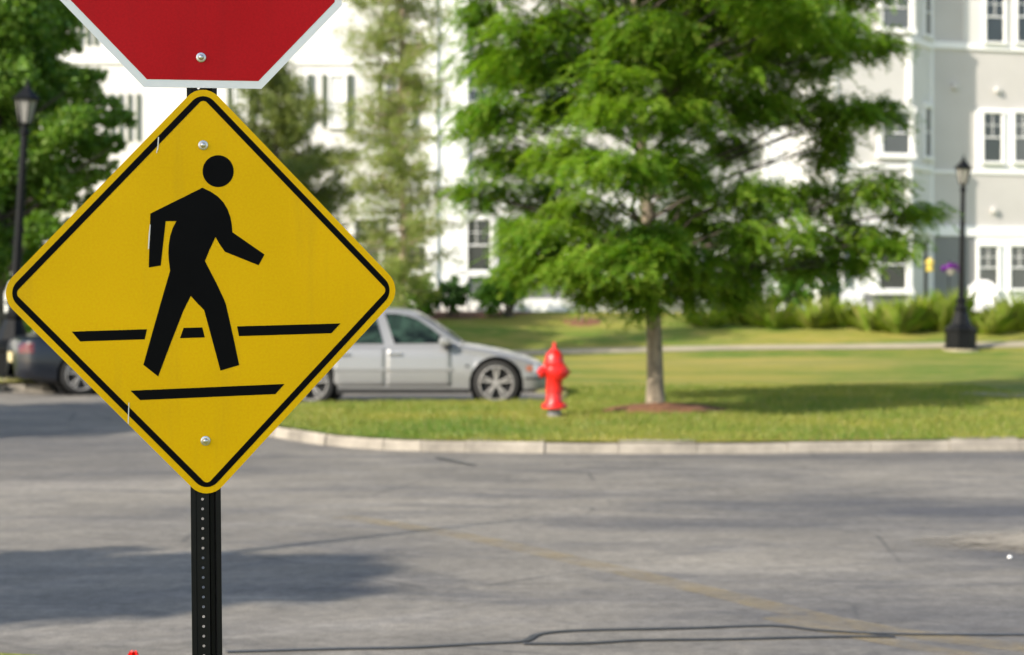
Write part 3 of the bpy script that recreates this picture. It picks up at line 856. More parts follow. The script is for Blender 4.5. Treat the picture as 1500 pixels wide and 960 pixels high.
    for c in wx:
        for sgn in (-1, 1):
            Mx = Matrix.Rotation(math.radians(-90 * sgn), 4, 'X')
            # wheel well: dark open drum
            MB().lathe([(.397, .0), (.397, -.30), (.01, -.30)], (c, sgn * .862, wz), 28, Mx, cap=False).build('wheel_well', M['dark'], car)
            # wheel
            ty = MB().lathe([(.235, -.10), (.31, -.11), (.332, -.095), (.340, -.06), (.340, .06), (.332, .09), (.31, .102), (.256, .098), (.245, .085)], (c, sgn * .79, wz), 36, Mx, cap=False).build('wheel', M['rubber'], car, auto=True)
            rm = MB().lathe([(.246, .086), (.257, .099), (.242, .103), (.230, .085), (.228, .0)], (c, sgn * .79, wz), 36, Mx, cap=False)
            rm.lathe([(.05, .03), (.05, .085), (.03, .092)], (c, sgn * .79, wz), 14, Mx)
            for k in range(5):
                a = 2 * math.pi * k / 5 + .3
                for da in (-.17, .17):
                    d0 = Vector((math.cos(a + da * .5), math.sin(a + da * .5), 0)); d1 = Vector((math.cos(a + da), math.sin(a + da), 0))
                    p0 = Mx @ (d0 * .04 + Vector((0, 0, .078))); p1 = Mx @ (d1 * .235 + Vector((0, 0, .088)))
                    rm.tube([Vector((c, sgn * .79, wz)) + p0, Vector((c, sgn * .79, wz)) + p1], [.020, .017], 6)
            rm.build('rim', M['rim'], ty, auto=True)
            mb2 = MB().lathe([(.229, .030), (.05, .032)], (c, sgn * .79, wz), 24, Mx).build('brake_disc', M['dark'], ty)
    def topz(x): return zr_(x) + .012
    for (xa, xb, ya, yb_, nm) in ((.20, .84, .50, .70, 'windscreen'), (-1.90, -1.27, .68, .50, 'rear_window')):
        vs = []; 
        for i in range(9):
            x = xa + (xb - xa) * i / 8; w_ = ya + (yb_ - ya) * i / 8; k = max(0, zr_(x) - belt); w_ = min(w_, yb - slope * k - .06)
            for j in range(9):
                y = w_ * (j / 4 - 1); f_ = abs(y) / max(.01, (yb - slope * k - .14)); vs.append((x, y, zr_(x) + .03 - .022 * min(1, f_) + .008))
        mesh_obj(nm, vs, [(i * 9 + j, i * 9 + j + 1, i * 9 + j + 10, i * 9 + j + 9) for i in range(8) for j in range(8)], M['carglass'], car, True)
    MB().box((2.165, 0, .50), (.03, .62, .10)).build('grille', M['dark'], car, bevel=.01)
    if plate_: MB().box((-2.375, 0, .62), (.02, .42, .16)).build('number_plate', M['plate'], car, bevel=.004)
    return car
make_car('silver_car', 'silver saloon car parked side-on behind the red hydrant, rear hidden by the yellow sign', 'car', M['silver'], (-1.59, 25.90, .0), 0)
make_car('navy_car', 'dark navy car parked behind the yellow sign near the leaning lamp, only its tail showing', 'car', M['navy'], (-6.17, 29.33, .0), math.radians(24), True)

# ------------------------------------------------------------------ foliage
def leaves(C, Rd, counts, size, asp=1.8, up=.55, shell=.45):
    """C (n,3) clump centres, Rd (n,3) radii, counts per clump -> quad vertices"""
    out = []
    for c, r_, k in zip(C, Rd, counts):
        k = int(k)
        d = RNG.normal(size=(k, 3)); d /= np.linalg.norm(d, axis=1)[:, None]
        rr = RNG.uniform(0, 1, k) ** shell
        # ragged: sub-clumps inside the pad
        nc = max(3, k // 45); sub = RNG.normal(size=(nc, 3)); sub /= np.linalg.norm(sub, axis=1)[:, None]; sub *= (RNG.uniform(.35, 1.05, nc) ** .6)[:, None]
        idx = RNG.integers(0, nc, k); p = sub[idx] + d * rr[:, None] * RNG.uniform(.26, .52, nc)[idx][:, None]
        p = p * r_ + c
        out.append(p)
    P_ = np.concatenate(out); n = len(P_)
    nrm = RNG.normal(size=(n, 3)) * (1 - up) + np.array([0, 0, 1]) * up; nrm /= np.linalg.norm(nrm, axis=1)[:, None]
    t = np.cross(nrm, RNG.normal(size=(n, 3))); t /= np.linalg.norm(t, axis=1)[:, None] + 1e-9; b = np.cross(nrm, t)
    s_ = size * RNG.uniform(.6, 1.35, n)[:, None]
    t = t * s_ * asp / 2; b = b * s_ / 2
    return np.stack([P_ - t, P_ - b * .9, P_ + t, P_ + b * .9], 1).reshape(-1, 3)

def sprays(C, Rd, counts, L=.30, nl=20, ls=.062, wd=.036):
    out = []
    for c, r_, k in zip(C, Rd, counts):
        k = int(k); c = np.array(tuple(c)); r_ = np.array(r_)
        nc = max(3, k // 9); sub = RNG.normal(size=(nc, 3)); sub /= np.linalg.norm(sub, axis=1)[:, None]; sub *= (RNG.uniform(.1, 1.0, nc) ** .5)[:, None]
        idx = RNG.integers(0, nc, k); b = (sub[idx] * r_ + RNG.normal(0, .085, (k, 3)) * np.array([1, 1, .6])) + c
        ax = c[:2] / (np.linalg.norm(c[:2]) + 1e-6)
        ang = np.arctan2(ax[1], ax[0]) + RNG.normal(0, 1.7, k)
        d = np.c_[np.cos(ang), np.sin(ang), RNG.uniform(-.65, .15, k)]; d /= np.linalg.norm(d, axis=1)[:, None]
        s_ = np.cross(d, [0, 0, 1]) + RNG.normal(0, .25, (k, 3)); s_ /= np.linalg.norm(s_, axis=1)[:, None]
        ln = L * RNG.uniform(.55, 1.25, k)
        t = np.tile(np.linspace(.08, 1, nl // 2), 2)[None, :, None]; sg = np.r_[np.ones(nl // 2), -np.ones(nl // 2)][None, :, None]
        base = b[:, None, :] + d[:, None, :] * ln[:, None, None] * t + np.array([0, 0, -.10]) * t ** 2
        dirn = s_[:, None, :] * sg + d[:, None, :] * .45 + RNG.normal(0, .25, (k, nl, 3)); dirn /= np.linalg.norm(dirn, axis=2)[:, :, None]
        ll = ls * (1.05 - .4 * t) * RNG.uniform(.7, 1.25, (k, nl, 1)); tip = base + dirn * ll
        wv = np.cross(dirn, np.cross(s_, d)[:, None, :]); wv /= np.linalg.norm(wv, axis=2)[:, :, None] + 1e-9
        mid = base + dirn * ll * .5; h_ = wv * wd * .5
        out.append(np.stack([base, mid - h_, tip, mid + h_], 2).reshape(-1, 3))
    return np.concatenate(out)

def limb(mb, p0, p1, r0, r1, sag=.0, n=5, wob=.06):
    p0, p1 = Vector(p0), Vector(p1); L = (p1 - p0).length; pts = []
    for i in range(n + 1):
        t = i / n; p = p0.lerp(p1, t); p.z += sag * L * math.sin(math.pi * t)
        if 0 < i < n: p += Vector((random.uniform(-1, 1), random.uniform(-1, 1), random.uniform(-.5, .5))) * wob * L * .5
        pts.append(p)
    mb.tube(pts, [r0 + (r1 - r0) * i / n for i in range(n + 1)], 6); return pts

# --- main tree
tree = thing('locust_tree', 'broad layered green street tree with pale trunk and red mulch at its foot', 'tree', TREE)
def loc(v): return Vector(v) - TREE
Y0 = TREE.y
pads = [  # px, py, half-width px, half-height px, depth offset (m)
 (700,-40,60,40,.3),(800,-60,90,45,-.8),(930,-80,110,50,.6),(1060,-50,100,45,-.5),(1180,-40,90,40,.7),(1260,-20,50,35,0),
 (700,30,38,28,.2),(770,45,62,32,-.7),(850,22,70,34,.9),(940,40,70,30,-1.2),(1030,30,70,36,.4),(1120,30,70,32,-.6),(1210,45,60,28,.3),(1275,62,42,15,.0),
 (738,84,50,22,.5),(830,85,45,24,1.4),(900,110,60,24,-1.6),(985,85,40,50,.2),(1010,130,55,26,1.5),(1090,85,60,20,1.9),(1180,95,60,22,1.5),(1130,60,60,22,2.0),
 (690,180,32,22,.2),(745,165,55,26,-.5),(820,150,66,30,.8),(905,165,75,32,-1.7),(1000,165,60,30,-.9),(1085,150,72,26,-.4),(1170,150,72,26,.5),(1240,160,62,22,-.2),(1295,160,30,15,.1),
 (745,235,60,28,.4),(830,225,66,26,-1.3),(905,245,80,30,-2.1),(990,240,55,34,-1.2),(1065,215,50,22,.9),(1210,215,38,42,.2),
 (700,280,48,22,.9),(790,285,60,30,1.3),(860,300,52,24,-.3),(1020,295,50,32,.9),(1095,280,70,26,-.8),(1190,290,80,28,.6),(1280,275,50,22,-.2),(1335,310,38,13,.1),
 (765,335,42,26,.6),(958,348,50,26,-1.7),(800,350,66,28,-.9),(880,350,60,26,1.2),(975,335,55,26,1.6),(1060,345,70,30,1.0),(1140,340,70,28,-1.2),(1230,345,66,24,.4),(1295,350,50,18,0),
 (785,392,46,26,-.5),(850,385,66,24,-1.3),(930,375,66,26,-2.0),(1010,385,58,26,-1.0),(1095,390,50,26,.3),(1170,385,40,24,.9),
 (880,425,52,20,-.6),(945,430,40,26,-.8),(1010,420,42,22,.4),(1075,425,42,20,1.0),(1240,385,34,20,.2)]
C_ = []; R_ = []; K_ = []
for (px, py, a, b, d) in pads:
    Yd = Y0 + d * 1.15; c = loc(at(px, py, Yd)); sc_ = Yd / F
    C_.append(c); R_.append((a * sc_ * .95, random.uniform(.7, 1.1) * a * sc_, b * sc_ * 1.1)); K_.append(a * b * .14 + 80)
# crown above the frame and deeper layers, so that it is a whole tree
for k in range(34):
    ang = random.uniform(0, 6.28); rr = math.sqrt(random.random()); z = random.uniform(4.2, 8.2)
    rad = 2.9 * (1 - ((z - 4.2) / 4.6) ** 2) ** .5 if z > 4.2 else 2.9
    C_.append(Vector((rr * rad * math.cos(ang), rr * rad * math.sin(ang), z))); R_.append((.66, .66, .26)); K_.append(240)
tri_obj('crown', sprays([tuple(c) for c in C_], R_, K_), 4, M['leafA'], tree)
tr = MB(); lb = MB()
axis = [loc(at(px, py, Y0)) for px, py in ((960, 604), (960, 560), (958, 480), (955, 430), (950, 350), (946, 290), (940, 210), (938, 140), (932, 60), (925, -60), (918, -230))]
axis[0].z = -.1
tr.tube(axis, [.140, .108, .098, .095, .090, .080, .068, .056, .045, .03, .015], 14)
tr.tube([axis[0] + Vector((0, 0, -.02)), axis[0] + Vector((0, 0, .14))], [.19, .125], 14)
for i, c in enumerate(C_):
    c = Vector(c); hz0 = max(1.45, c.z - .35 - .28 * math.hypot(c.x, c.y))
    # attach height along the axis
    zs = [a.z for a in axis]; ax = Vector((float(np.interp(hz0, zs, [a.x for a in axis])), float(np.interp(hz0, zs, [a.y for a in axis])), hz0))
    r0 = float(np.interp(hz0, [0, 2, 4, 7], [.034, .028, .022, .012])); L = (c - ax).length
    pts = limb(lb, ax, c - Vector((0, 0, .05)), r0, .008, .05, 6)
    if i < len(pads):
        for q in range(2):
            e = c + Vector((random.uniform(-1, 1) * R_[i][0], random.uniform(-1, 1) * R_[i][1], random.uniform(-.3, .5) * R_[i][2])); limb(lb, pts[3 + q % 3], e, .012, .004, .04, 3)
tr.build('trunk', M['bark'], tree, auto=True); lb.build('limbs', M['barklimb'], tree, auto=True)

# --- generic round leafy tree
def leafy_tree(name, label, base, pads_, trunk_r, mat, bark, size, dens, group=None, extra=(), thick=1.0):
    t = thing(name, label, 'tree', base, group=group); b = Vector(base)
    C_ = []; R_ = []; K_ = []
    for (c, r_) in pads_:
        C_.append(tuple(Vector(c) - b)); R_.append(r_); K_.append(dens * (r_[0] * r_[2] * 4 + r_[0] * r_[1]))
    tri_obj('crown', leaves(np.array(C_), np.array(R_), K_, size, 1.7, .45), 4, mat, t)
    m_ = MB(); zt = max(c[2] for c in C_)
    ax = [Vector((0, 0, -.1)), Vector((.02, 0, zt * .25)), Vector((.08, .03, zt * .5)), Vector((0, -.04, zt * .75)), Vector((.03, 0, zt))]
    m_.tube(ax, [trunk_r * k for k in (1.15, .85, .65, .4, .12)], 10)
    for c in C_:
        c = Vector(c); h0 = max(zt * .12, c.z - .5 - .4 * math.hypot(c.x, c.y)); limb(m_, Vector((0.03, 0, h0)), c, trunk_r * .35 * (1 - .6 * h0 / zt), .012, .03, 5)
    m_.build('trunk', bark, t, auto=True); return t

# left big tree (Y about 33)
pd = []
spec = [(0,-60,90),(90,-50,60),(-90,-30,90),(-60,50,80),(20,20,60),(70,40,42),(50,85,40),(100,70,18),(-20,110,60),(75,130,40),(120,120,28),(30,160,50),(140,165,30),(175,175,20),(95,185,36),(-50,190,70),(45,225,48),
        (125,215,34),(150,245,22),(120,285,22),(60,340,28),(95,330,14),(165,215,20),(0,270,55),(75,265,38),(110,255,26),(-80,280,70),(45,315,32),(80,300,16),(10,340,45),(-40,370,60),(40,375,24),(0,30,60),(60,-10,50),(-130,120,80),(-140,10,90)]
for i, (px, py, r_) in enumerate(spec):
    d = [0, 1.0, -1.1, 1.8, -.4, .6][i % 6]; Yd = 33.5 + d; q = r_ * Yd / F
    pd.append((at(px, py, Yd), (q * 1.15, q * 1.1, q * .85)))
bx = at(-10, 500, 33.5).x
leafy_tree('maple_tree', 'large dense green tree filling the left edge behind the leaning lamp', (bx, 33.5, tz(bx, 33.5)), pd, .22, M['leafB'], M['barkdark'], .075, 1500)

# feathery conifers
def feathery(name, label, base, height, rmax, taper, n, mat, bark, size, dens, droop=.15, rnd=1, zmin=.12, gap=()):
    rd = random.Random(rnd); t = thing(name, label, 'tree', base)
    m_ = MB(); m_.tube([(0, 0, -.1), (.04, 0, height * .3), (-.03, .03, height * .6), (.03, 0, height * .85), (0, 0, height)], [.085, .07, .055, .03, .008], 8)
    Q = []
    for i in range(n):
        f_ = zmin + (1 - zmin) * (i + rd.random()) / n; z = height * f_; L = rmax * taper(f_) * rd.uniform(.55, 1.15); a = rd.uniform(0, 6.28)
        e = Vector((L * math.cos(a), L * math.sin(a), z + L * rd.uniform(-.1, .35))); pts = limb(m_, (0, 0, z), e, .022, .004, -droop * .4, 6, .08)
        k = max(4, int(L * dens)); 
        for q in range(k):
            s_ = rd.uniform(.12, 1.0); j = min(5, int(s_ * 6)); p = pts[j].lerp(pts[j + 1], s_ * 6 - j)
            Q.append((p.x + rd.gauss(0, .09), p.y + rd.gauss(0, .09), p.z + rd.gauss(-.05, .09)))
    Q = np.array(Q); n_ = len(Q)
    C2 = Q; k = 9; P_ = np.repeat(C2, k, 0) + RNG.normal(0, .055, (n_ * k, 3)); m2 = len(P_)
    t_ = RNG.normal(size=(m2, 3)); t_ /= np.linalg.norm(t_, axis=1)[:, None]; b_ = np.cross(t_, RNG.normal(size=(m2, 3))); b_ /= np.linalg.norm(b_, axis=1)[:, None]
    s_ = size * RNG.uniform(.6, 1.4, m2)[:, None]
    V_ = np.stack([P_ - t_ * s_, P_ - b_ * s_ * .22, P_ + t_ * s_, P_ + b_ * s_ * .22], 1).reshape(-1, 3)
    tri_obj('crown', V_, 4, mat, t); m_.build('trunk', bark, t, auto=True); return t
def base_at(px, Y): x = (px - 750) / F * Y; return (x, Y, tz(x, Y))
feathery('larch_tree', 'thin feathery pale green tree, sparse enough to show the wall, right of the yellow sign', base_at(588, 37), 9.5, 1.35, lambda f: (1.1 - .25 * f), 200, M['leafC'], M['barkpale'], .05, 30, rnd=3)
feathery('larch_tree', 'olive feathery conifer rising behind the yellow sign under the stop sign corner', base_at(405, 40), 6.9, 2.35, lambda f: max(.2, min(1, (1.06 - f) * 1.9)), 150, M['leafD'], M['barkdark'], .06, 52, rnd=8)

# --- shrubs
def shrub(name, label, c, r_, mat, n, size=.06, stems=True, cat='shrub', group=None, up=.4):
    t = thing(name, label, cat, (c[0], c[1], tz(c[0], c[1])), group=group)
    rd = random.Random(int(c[0] * 100)); C_ = []; R2 = []; K2 = []
    for k in range(14):
        a = rd.uniform(0, 6.28); q = rd.random() ** .5 * .78; z = rd.uniform(.22, .88)
        C_.append((q * r_[0] * math.cos(a), q * r_[1] * math.sin(a), z * r_[2])); s_ = rd.uniform(.32, .5); R2.append((r_[0] * s_, r_[1] * s_, r_[2] * s_ * .55)); K2.append(n / 14)
    tri_obj('foliage', leaves(np.array(C_), np.array(R2), K2, size, 1.6, up), 4, mat, t)
    m_ = MB()
    for c2 in C_: limb(m_, (rd.uniform(-.1, .1) * r_[0], 0, -.05), c2, .022, .006, .03, 4)
    m_.build('stem', M['barkdark'], t); return t
def sh(px0, px1, ytop, ybot, Y, **k):
    x = ((px0 + px1) / 2 - 750) / F * Y; w = (px1 - px0) / 2 * Y / F; h = (ybot - ytop) * Y / F
    return (x, Y), (w, w * .9, h)
def put(px0, px1, ytop, ybot, label, mat, n, name='shrub', size=.06, group=None, Y=None, up=.4):
    p = on_terrain((px0 + px1) / 2, ybot) if Y is None else None
    Yq = p.y if p is not None else Y
    c, r_ = sh(px0, px1, ytop, ybot, Yq); return shrub(name, label, c, r_, mat, n, size, group=group, up=up)
G1 = 'shrubs planted along the foot of the building'
put(575, 645, 400, 462, 'round bright green shrub just beyond the silver car roof', M['leafS'], 5200, group=G1, Y=45.0)
put(630, 688, 402, 460, 'small dark green shrub on brown mulch, right of the bright round one', M['leafSd'], 4200, group=G1, Y=45.0)
put(695, 795, 372, 456, 'tall loose green shrub below the window with white trim', M['leafS'], 7000, group=G1, Y=45.0, size=.07)
put(1020, 1110, 400, 462, 'low dark shrub behind the pale trunk of the street tree', M['leafSd'], 4200, group=G1, Y=45.3)
put(1120, 1200, 388, 470, 'leafy shrub with white blooms rising among the tall grasses', M['leafS'], 5600, group=G1, Y=45.0)
put(1190, 1250, 385, 440, 'dark rounded shrub left of the corner window', M['leafSd'], 4000, group=G1, Y=45.6)
put(560, 600, 415, 462, 'low shrub at the wall foot, partly behind the yellow sign', M['leafS'], 2600, group=G1, Y=45.0)
put(-30, 45, 395, 478, 'green shrub under the large tree at the left edge', M['leafS'], 5200, group=G1, Y=36)
put(30, 110, 420, 486, 'low dark shrub between the leaning lamp and the yellow sign', M['leafSd'], 4200, group=G1, Y=37)
put(430, 520, 410, 466, 'low olive shrub hidden mostly by the yellow sign', M['leafSd'], 2600, group=G1, Y=42)

# white blooms on the shrub by the grasses
bl_ = thing('flower_cluster', 'white blooms low on the leafy shrub among the tall grasses', 'flowers', on_terrain(1172, 470))
P_ = np.array([(RNG.normal(0, .11), RNG.normal(0, .08), .22 + RNG.normal(0, .10)) for _ in range(90)])
tri_obj('petals', leaves(P_, np.full((90, 3), .03), np.full(90, 6), .05, 1.0, .3), 4, M['petalwhite'], bl_)

# bare sapling
sp_ = thing('sapling', 'thin bare reddish sapling in a small mulch ring on the lawn', 'tree', (ms.x, ms.y, tz(ms.x, ms.y)))
m_ = MB(); m_.tube([(0, 0, -.05), (.02, 0, .5), (0, 0, 1.0), (.03, 0, 1.5)], [.025, .02, .012, .004], 6)
for k in range(46):
    z = random.uniform(.25, 1.3); a = random.uniform(0, 6.28); L = random.uniform(.25, .55) * (1.1 - .4 * z); limb(m_, (0, 0, z), (L * math.cos(a), L * math.sin(a), z + L * .9), .007, .002, .02, 3)
m_.build('trunk', M['barkpale'], sp_)
tri_obj('crown', leaves(np.array([(0, 0, .85)]), np.array([(.42, .42, .6)]), [900], .028, 1.8, .2), 4, M['twig'], sp_)

# --- tall grass clumps (each can be counted)
def grass_clump_mesh(seed, h, w):
    r_ = np.random.default_rng(seed); n = 230
    a = r_.uniform(0, 2 * np.pi, n); q = r_.uniform(0, 1, n) ** .6 * .20 * w
    b = np.c_[q * np.cos(a), q * np.sin(a), np.full(n, -.02)]; out = np.c_[np.cos(a), np.sin(a), np.zeros(n)]
    hh = h * (.35 + .9 * r_.uniform(0, 1, n)[:, None] ** 1.6); lean = (r_.uniform(.02, .62, n) ** 1.3)[:, None] * w
    mid = b + out * lean * .35 + np.array([0, 0, 1]) * hh * .6; tip = b + out * lean + np.array([0, 0, 1]) * hh
    s_ = np.cross(out, [0, 0, 1]) * .009
    V_ = np.stack([b - s_, b + s_, mid + s_ * .8, tip, mid - s_ * .8], 1).reshape(-1, 3); return V_
protos = []
GL = ['tall green grass clump %s' % s_ for s_ in ('beside the pale trunk', 'two clumps right of the trunk', 'left of the white blooms', 'just left of the white blooms', 'just right of the white blooms', 'left of the grey backed white chair',
      'touching the left side of the white chair', 'right beside the white chair', 'under the corner window', 'under the right edge of the corner window', 'below the yellow lantern', 'left of the black lamp base',
      'directly left behind the black lamp base', 'behind the black lamp base', 'between the lamp base and the round backed chair', 'in front of the round backed chair', 'right of the round backed chair', 'near the right edge of the picture', 'at the right edge of the picture')]
gx_ = [1040, 1088, 1112, 1138, 1188, 1210, 1232, 1280, 1297, 1318, 1340, 1362, 1384, 1402, 1424, 1446, 1466, 1484, 1503]
for i, (px, lb) in enumerate(zip(gx_, GL)):
    hpx = [34, 44, 46, 42, 36, 42, 36, 40, 40, 46, 46, 54, 60, 58, 26, 24, 42, 48, 52][i]
    p = on_terrain(px + random.uniform(-4, 4), 478 + (8 if px > 1260 else 0) + random.uniform(-3, 3)); h_ = hpx * p.y / F * random.uniform(.85, 1.1)
    t = thing('grass_clump', lb, 'grass clump', p, (0, 0, random.uniform(0, 6)), 'tall grass clumps in the bed before the building')
    tri_obj('blades', grass_clump_mesh(i, h_, random.uniform(.85, 1.25)), 5, M['leafG'], t)

# --- white garden chairs
def fan_chair(label, px, pyb, sc_, yaw):
    p = on_terrain(px, pyb); o = thing('garden_chair', label, 'chair', (p.x, p.y, p.z), (0, 0, yaw), 'white garden chairs by the building'); o.scale = (sc_,) * 3
    Mb = Matrix.Translation((0, .18, .36)) @ Matrix.Rotation(math.radians(-18), 4, 'X')
    b_ = MB()
    for k in range(7):
        x = (k - 3) * .105; h_ = .72 * math.sqrt(max(.0, 1 - (x / .46) ** 2)) ** .8; b_.add([Mb @ Vector(v) for v in ((x - .05, 0, 0), (x + .05, 0, 0), (x + .05, 0, h_ * .96), (x, 0, h_ + .01), (x - .05, 0, h_ * .97), (x - .05, .02, 0), (x + .05, .02, 0), (x + .05, .02, h_ * .96), (x, .02, h_ + .01), (x - .05, .02, h_ * .97))],
                 [(0, 1, 2, 3, 4), (9, 8, 7, 6, 5), (0, 5, 6, 1), (1, 6, 7, 2), (2, 7, 8, 3), (3, 8, 9, 4), (4, 9, 5, 0)])
    b_.build('backrest', M['plastic'], o)
    MB().box((0, -.06, .36), (.66, .52, .03), Matrix.Rotation(math.radians(8), 4, 'X')).build('seat', M['plastic'], o, bevel=.01)
    for sx in (-1, 1):
        MB().box((sx * .37, -.04, .58), (.12, .62, .025)).build('armrest', M['plastic'], o, bevel=.008)
        MB().box((sx * .35, -.30, .28), (.04, .09, .58)).build('leg', M['plastic'], o)
        MB().box((sx * .33, .22, .28), (.04, .07, .58)).build('leg', M['plastic'], o)
    MB().box((0, -.325, .28), (.72, .02, .14)).build('front_rail', M['plastic'], o)
    return o
fan_chair('white round backed garden chair right of the black lamp, amid the grass', 1438, 468, 1.0, math.radians(-20))
fan_chair('white garden chair facing out below the corner window', 1254, 472, .86, math.radians(10))
fan_chair('white garden chair left of the leafy flowering shrub, in the grass', 1068, 470, .8, math.radians(20))

# yellow lantern feeder on a dark post and purple hanging basket
p = on_terrain(1356, 468)
f_ = thing('bird_feeder', 'small yellow feeder hanging on a dark pole against the grey wall', 'bird feeder', p)
MB().tube([(0, 0, -.1), (0, 0, 1.95), (.02, 0, 2.02), (.1, 0, 2.03)], .045, 8).build('pole', M['lampblack'], f_)
MB().lathe([(.01, 1.66), (.02, 1.62), (.13, 1.52), (.14, 1.50), (.08, 1.48), (.10, 1.40), (.08, 1.33), (.12, 1.31), (.12, 1.29), (.03, 1.27)], (.10, -.02, -.03), 14).build('feeder_body', M['yellowp'], f_, auto=True)
p = on_terrain(1390, 466)
hb = thing('flower_basket', 'purple flower basket hanging on a thin stake left of the black lamp', 'flower basket', p)
MB().tube([(0, 0, -.1), (0, 0, 1.45), (.05, 0, 1.5)], .014, 6).build('stake', M['lampblack'], hb)
MB().lathe([(.06, 1.12), (.16, 1.26), (.17, 1.28)], (.05, -.03, 0), 12).build('pot', M['wood'], hb)
tri_obj('petals', leaves(np.array([(.02, -.03, 1.32)]), np.array([(.24, .16, .11)]), [800], .05, 1.2, .3), 4, M['petalpurple'], hb)

# ------------------------------------------------------------------ building
bld = thing('apartment_building', 'long white and grey clapboard apartment building with bay and white window trim', 'building', (0, 46, 0))
BO = Vector((0, 46, 0))
class Wall:
    def __init__(s, p0, p1, z0=0.6, z1=13.0, mat=None, th=.3, name='wall'):
        s.p0 = Vector((p0[0], p0[1], 0)); s.p1 = Vector((p1[0], p1[1], 0)); s.d = (s.p1 - s.p0); s.L = s.d.length; s.d.normalize()
        s.n = Vector((s.d.y, -s.d.x, 0))       # towards the camera side
        if mat is not None: s.slab(0, s.L, z0, z1, 0, mat, name, th)
    def P(s, u, z, o=0.0): return s.p0 + s.d * u + s.n * o + Vector((0, 0, z)) - BO
    off = 0.0
    def bx(s, mb, u0, u1, z0, z1, o0, o1):
        o0 += s.off; o1 += s.off
        vs = [s.P(u, z, o) for z in (z0, z1) for o in (o1, o0) for u in (u0, u1)]
        mb.add(vs, [(0, 2, 3, 1), (4, 5, 7, 6), (0, 1, 5, 4), (2, 6, 7, 3), (0, 4, 6, 2), (1, 3, 7, 5)]); return mb
    def slab(s, u0, u1, z0, z1, o, mat, name='wall', th=.3, parent=None):
        return s.bx(MB(), u0, u1, z0, z1, o - th, o).build(name, mat, parent or bld)
    def hit(s, px, py):
        r_ = ray(px, py); o = Vector((0, 0, H)); t = (s.p0 - o).dot(s.n) / r_.dot(s.n); q = o + r_ * t
        return (q - s.p0).dot(s.d), q.z
    def window(s, px0, px1, py0, py1, pane='pane', trim=.12, mull=(1, 1), shutters=False, off=0.0):
        pc = (px0 + px1) / 2; u0 = s.hit(px0, HY)[0]; u1 = s.hit(px1, HY)[0]; z1 = s.hit(pc, py0)[1]; z0 = s.hit(pc, py1)[1]
        s.off = off; return s.win(u0, u1, z0, z1, pane, trim, mull, shutters)
    def win(s, u0, u1, z0, z1, pane='pane', trim=.12, mull=(1, 1), shutters=False):
        mb = MB()
        s.bx(mb, u0 - trim, u0, z0, z1, 0, .07); s.bx(mb, u1, u1 + trim, z0, z1, 0, .07)
        s.bx(mb, u0 - trim - .03, u1 + trim + .03, z1, z1 + trim * 1.2, 0, .085); s.bx(mb, u0 - trim - .04, u1 + trim + .04, z0 - trim * .9, z0, 0, .10)
        w_ = mb.build('window', M['white'], bld)
        sb = MB(); f_ = .022; zm = z0 + (z1 - z0) * .5
        s.bx(sb, u0, u1, zm - .018, zm + .018, .02, .055)
        s.bx(sb, u0, u0 + f_, z0, z1, .02, .045); s.bx(sb, u1 - f_, u1, z0, z1, .02, .045); s.bx(sb, u0, u1, z0, z0 + f_, .02, .043); s.bx(sb, u0, u1, z1 - f_, z1, .02, .043)
        for k in range(1, mull[0] + 1):
            uu = u0 + (u1 - u0) * k / (mull[0] + 1); s.bx(sb, uu - .008, uu + .008, zm, z1, .02, .038)
        for k in range(1, mull[1] + 1):
            zz = zm + (z1 - zm) * k / (mull[1] + 1); s.bx(sb, u0, u1, zz - .008, zz + .008, .02, .036)
        sb.build('sash', M['white'], w_)
        s.bx(MB(), u0 + .001, u1 - .001, z0 + .001, z1 - .001, .002, .026).build('pane', M[pane], w_)
        if shutters:
            for (a, b) in ((u0 - trim - .17, u0 - trim - .02), (u1 + trim + .02, u1 + trim + .17)):
                sm_ = MB(); s.bx(sm_, a, b, z0 - .02, z1 + .04, .0, .05)
                for q in range(14):
                    zz = z0 + (z1 - z0) * (q + .5) / 14; s.bx(sm_, a + .03, b - .03, zz - .02, zz + .03, .05, .062)
                sm_.build('shutter', M['shutter'], w_)
        s.off = 0.0
        return w_

# right wing, bay, middle wing
S = Vector((12.2, 49.6)); a20 = math.radians(15); d20 = Vector((math.cos(a20), math.sin(a20))); d60 = Vector((math.cos(math.radians(57)), math.sin(math.radians(57))))
Fr = S - d60 * 1.8; Fl = Fr - d20 * 2.35; Bl = Fl + Vector((-math.cos(a20), math.sin(a20))) * 1.5; Ml = Bl - d20 * 3.6; Mm = Vector((-2.05, 46.12))
RW = Wall(S, S + d20 * 16, mat=M['sidgreige'])
BS = Wall(Fr, S, mat=M['sidwhite']); BF = Wall(Fl, Fr, mat=M['sidlight']); BL = Wall(Bl, Fl, mat=M['sidwhite'])
W2 = Wall(Ml, Bl, mat=M['sidlight']); MW = Wall(Mm, Ml, mat=M['sidlight'])
LWp = Vector((-2.05, 46.0)); LW = Wall((-24, 45.2), LWp, mat=M['sidwhite']); 
